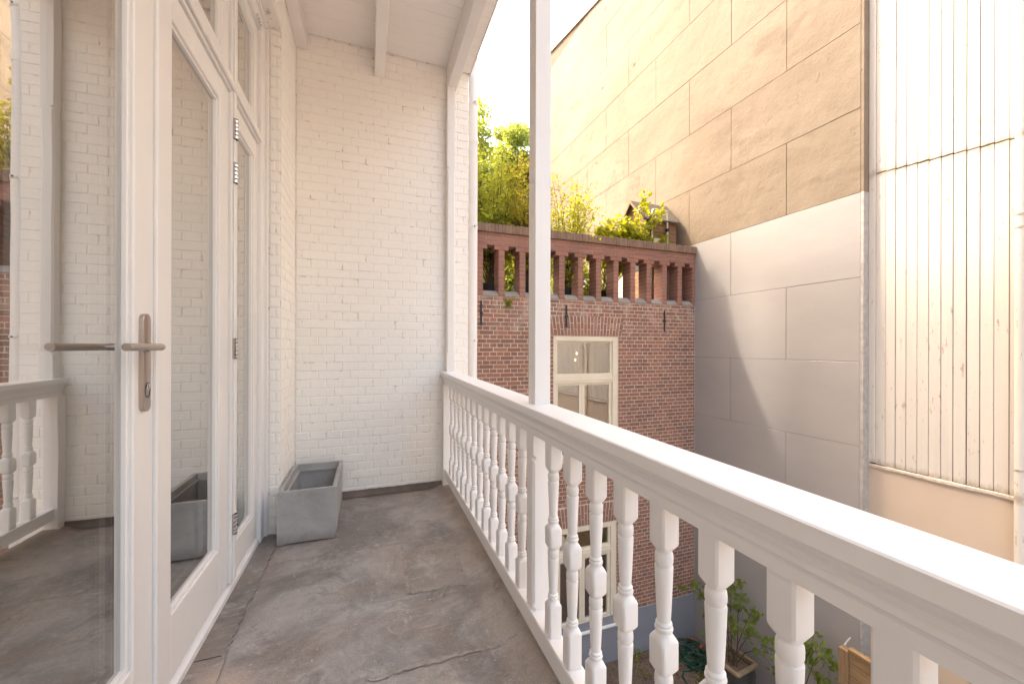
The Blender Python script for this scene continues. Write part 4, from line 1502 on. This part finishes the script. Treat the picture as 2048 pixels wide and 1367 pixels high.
# weeds and litter on the soil
pts = []
for cx, cy, r_, n in ((4.32, 5.50, .06, 40), (4.55, 5.1, .07, 34), (4.95, 4.75, .05, 26), (4.15, 5.2, .06, 20), (4.75, 4.6, .07, 34), (4.5, 4.5, .08, 40)):
    for _ in range(n):
        pts.append((cx + rs.normal() * r_, cy + rs.normal() * r_, -4.075 + abs(rs.normal()) * .05))
wd = leaf_object('weeds', 'leaf_mid', None, pts, .05, 3, droop=-1.2)
tag(wd, 'small green weeds sprouting from the brown garden soil', 'weeds', kind='stuff')
pts = [(rs.uniform(3.4, 5.58), rs.uniform(3.0, 5.56), -4.073 + rs.uniform(0, .006)) for _ in range(1500)]
lt = leaf_object('leaf_litter', 'leaf_litter', None, pts, .032, 8, droop=.0)
tag(lt, 'dry leaf litter scattered over the garden soil', 'leaf litter', kind='stuff')

# ------------------------------------------------------------------ roof terrace things
ZD = 1.86
ph = thing('playhouse', (5.13, 6.25, ZD), 'small wooden playhouse with dark pitched roof behind the brick parapet', 'playhouse')
hx0, hx1, hy0, hy1, he, hr = 4.78, 5.525, 5.98, 6.58, 3.585, 3.95
k = 0
z = ZD
while z < he - .01:
    zz = min(z + .072, he)
    MB().bev(hx0 + .02, hx1, hy0 + rnd.uniform(0, .004), hy0 + .02, z + .001, zz - .002, .003).build('side_board', 'playhouse_wood', ph)
    MB().bev(hx0, hx0 + .02, hy0 + .02, hy1, z + .001, zz - .002, .003).build('gable_board', 'playhouse_wood', ph)
    z = zz
MB().add([(hx0, hy0 + .02, he), (hx0, hy1, he), (hx0, (hy0 + hy1) / 2, hr - .03), (hx0 + .02, hy0 + .02, he), (hx0 + .02, hy1, he), (hx0 + .02, (hy0 + hy1) / 2, hr - .03)],
         [(0, 1, 2), (3, 5, 4), (0, 3, 4, 1), (1, 4, 5, 2), (2, 5, 3, 0)]).build('gable', 'playhouse_wood', ph)
MB().box(hx0 + .03, hx1 - .002, hy1 - .02, hy1, ZD, he).build('back_board', 'playhouse_wood', ph)
MB().box(hx1 - .02, hx1, hy0 + .021, hy1 - .021, ZD, he).build('end_board', 'playhouse_wood', ph)
MB().bev(hx0 - .012, hx0 + .03, hy0 - .012, hy0 + .03, ZD, he, .003).build('corner_post', 'bright_wood', ph)
MB().bev(hx0 - .006, hx0 + .0, hy0 + .14, hy0 + .40, 2.6, 3.40, .003).build('window_opening', 'dark_plastic', ph)
ym = (hy0 + hy1) / 2
for sgn in (-1, 1):
    ye = ym + sgn * (.30 + .09)
    ze = he - .075
    v = [(hx0 - .08, ym, hr), (hx1 + .03, ym, hr), (hx1 + .03, ye, ze), (hx0 - .08, ye, ze)]
    v2 = [(a, b, c - .028) for a, b, c in v]
    MB().add(v + v2, [(0, 1, 2, 3), (4, 7, 6, 5), (0, 4, 5, 1), (1, 5, 6, 2), (2, 6, 7, 3), (3, 7, 4, 0)]).build('roof_slope', 'roof_felt', ph)
    b_ = [(hx0 - .095, ym, hr + .004), (hx0 - .095, ye, ze - .0), (hx0 - .095, ye, ze - .06), (hx0 - .095, ym, hr - .056)]
    b2 = [(hx0 - .081, b, c) for a, b, c in b_]
    MB().add(b_ + b2, [(0, 1, 2, 3), (4, 7, 6, 5), (0, 4, 5, 1), (1, 5, 6, 2), (2, 6, 7, 3), (3, 7, 4, 0)]).build('barge_board', 'fence_post_wood', ph)

ld = thing('step_ladder', (5.05, 5.90, ZD), 'aluminium step ladder with rounded hoop top beside the playhouse', 'ladder')
hoop = [(4.86, 5.905, ZD)]
zt_ = 3.70
for k in range(9):
    a = math.pi - math.pi / 2 * k / 8
    hoop.append((4.93 + .05 + .06 * math.cos(a) - .02, 5.905, zt_ - .06 + .06 * math.sin(a)))
for k in range(9):
    a = math.pi / 2 - math.pi / 2 * k / 8
    hoop.append((5.18 + .06 * math.cos(a), 5.905, zt_ - .06 + .06 * math.sin(a)))
hoop.append((5.275, 5.905, ZD))
MB().tube(hoop, .015, 10).build('hoop', 'aluminium', ld, smooth=True)
MB().tube([(5.265, 5.945, ZD), (5.262, 5.93, 3.30)], .013, 8).build('rear_leg', 'aluminium', ld, smooth=True)
MB().tube([(4.90, 5.945, ZD), (4.915, 5.93, 3.30)], .013, 8).build('rear_leg', 'aluminium', ld, smooth=True)
MB().tube([(5.245, 5.885, 3.34), (5.245, 5.925, 3.34)], .034, 14).build('joint_knob', 'dark_plastic', ld, smooth=True)
pt = MB().bev(4.895, 5.15, 5.86, 5.885, 2.90, 3.16, .004)
pt.build('platform', 'aluminium', ld)
for x in (5.045, 5.10):
    MB().tube([(x, 5.8585, 3.075), (x, 5.8605, 3.075)], .017, 12).build('platform_hole', 'dark_plastic', ld, smooth=True)
for z in (2.15, 2.45, 2.75):
    MB().bev(4.89, 5.24, 5.885, 5.925, z, z + .02, .003).build('step', 'aluminium', ld)

def planter_pot(x, y, r, h, label):
    t = thing('terrace_pot', (x, y, ZD), label, 'pot', 'dark pots along the terrace parapet')
    MB().lathe([(r * .78, 0), (r, h * .93), (r * 1.06, h * .93), (r * 1.06, h), (r * .95, h), (r * .93, h * .86), (.001, h * .86)], (x, y, ZD), 18).build('pot_body', 'dark_plastic', t, smooth=True)
for x, y, lab in ((1.86, 6.08, 'black plastic pot under the dense bushy shrub behind the parapet'), (2.42, 6.08, 'black plastic pot beside the dense bushy shrub behind the parapet'),
                  (3.25, 6.08, 'black plastic pot under the airy pale shrub behind the parapet'), (4.05, 6.1, 'black plastic pot under the yellow-green shrub near the playhouse')):
    planter_pot(x, y, .17, .30, lab)
rs = np.random.RandomState(21)
def tips_in(x0, x1, y0, y1, z0, z1, n, seed):
    q_ = np.random.RandomState(seed)
    return [(q_.uniform(x0, x1), q_.uniform(y0, y1), z0 + (z1 - z0) * q_.uniform(0, 1) ** .8) for _ in range(n)]
bush('terrace_shrub', 'dense green and rusty shrub rising behind the parapet next to the white downpipe', (1.86, 6.08, 2.12), tips_in(1.45, 2.35, 5.95, 6.6, 2.7, 4.35, 60, 1), 'leaf_mid', .066, 6000, 31, spread=.13)
bush('terrace_shrub', 'reddish green twiggy shrub behind the parapet beside the dense bush', (2.42, 6.08, 2.12), tips_in(2.1, 2.9, 5.95, 6.5, 2.7, 4.3, 46, 2), 'leaf_red', .06, 4200, 32, spread=.13)
bush('terrace_shrub', 'airy pale green shrub against the beige wall behind the parapet', (3.25, 6.08, 2.12), tips_in(2.9, 3.85, 5.95, 6.5, 2.7, 4.05, 40, 3), 'leaf_bright', .055, 3400, 33, stem_r=.006, spread=.17)
bush('terrace_shrub', 'bright yellow-green leafy shrub in front of the wooden playhouse', (4.05, 6.1, 2.12),
     tips_in(3.75, 4.85, 5.84, 5.96, 2.98, 3.42, 40, 4) + [(4.72, 5.88, 3.95), (4.70, 5.88, 3.88), (4.95, 5.86, 3.62), (4.98, 5.86, 3.66), (4.55, 5.9, 3.6), (5.1, 5.86, 3.2), (5.15, 5.85, 3.15)], 'leaf_bright', .09, 2300, 34, stem_r=.007, spread=.075, asp=.7)
wf = bush('terrace_shrub', 'low leafy shrub seen through the parapet openings', (3.5, 6.15, 1.95), tips_in(2.9, 4.2, 6.0, 6.4, 2.1, 2.7, 30, 5), 'leaf_mid', .06, 2200, 35, spread=.12)
fern = leaf_object('parapet_fern', 'leaf_mid', None, [(1.99 + rs.normal() * .03, 5.585, 1.83 + rs.normal() * .03) for _ in range(50)], .05, 9, droop=.5)
tag(fern, 'tiny green fern rooted in the brick joint under the parapet', 'fern', kind='thing')

def tree(label, base, crown, n, seed, size, mat):
    rs = np.random.RandomState(seed)
    t = thing('tree', base, label, 'tree', 'trees beyond the terrace')
    tb_ = MB()
    top = Vector(base) + Vector((0, 0, (crown[2] - base[2]) * .85))
    tb_.tube([base, Vector(base).lerp(top, .5) + Vector((.15, .1, 0)), top], .22, 10, .10)
    cs = []
    for k in range(60):
        u = rs.normal(size=3)
        u /= np.linalg.norm(u)
        r_ = rs.uniform(.35, 1.0)
        c = np.array(crown[:3]) + u * r_ * np.array(crown[3:6])
        cs.append((*c, rs.uniform(.35, .8)))
        s0 = Vector(base).lerp(top, rs.uniform(.45, 1))
        e = Vector(c)
        tb_.tube([s0, s0.lerp(e, .5) + Vector((0, 0, .25)), e], .05, 6, .012)
    tb_.build('trunk', 'bark', t, smooth=True)
    leaf_object('crown', mat, t, clumps(rs, cs, n, (1, 1, .8)), size, seed, asp=.75)
tree('tall light green tree standing beyond the roof terrace', (6.3, 16.5, -4.08), (6.15, 16.3, 6.6, 1.25, 1.5, 4.7), 52000, 5, .125, 'leaf_tree')
tree('slimmer light green tree just behind the white downpipe', (4.0, 14.0, -4.08), (3.85, 14.0, 6.0, .8, 1.2, 4.0), 40000, 6, .11, 'leaf_tree')
tree('low leafy tree between the two taller trees', (4.6, 12.8, -4.08), (4.3, 12.8, 3.7, 1.3, 1.0, 2.2), 36000, 8, .11, 'leaf_tree')

# pendant lamp inside the upper window
lamp = thing('pendant_lamp', (3.62, 6.4, .8), 'glass globe pendant lamp glowing behind the upper window', 'lamp')
MB().lathe([(.03, .40), (.10, .385), (.17, .32), (.20, .20), (.17, .08), (.10, .015), (.01, 0)], (3.62, 6.4, .80), 24).build('globe', 'lamp_glass', lamp, smooth=True)
MB().tube([(3.62, 6.4, 1.20), (3.62, 6.4, 1.75)], .004, 6).build('cord', 'iron', lamp)
for x, z in ((3.60, 1.02), (3.57, .90)):
    MB().lathe([(.003, 0), (.008, .010), (.009, .025), (.004, .045)], (x, 6.38, z), 10).build('bulb', 'bulb_glow', lamp, smooth=True)

# the leaf with the handle stands a touch ajar
leafs['A'].rotation_euler.z = -.012
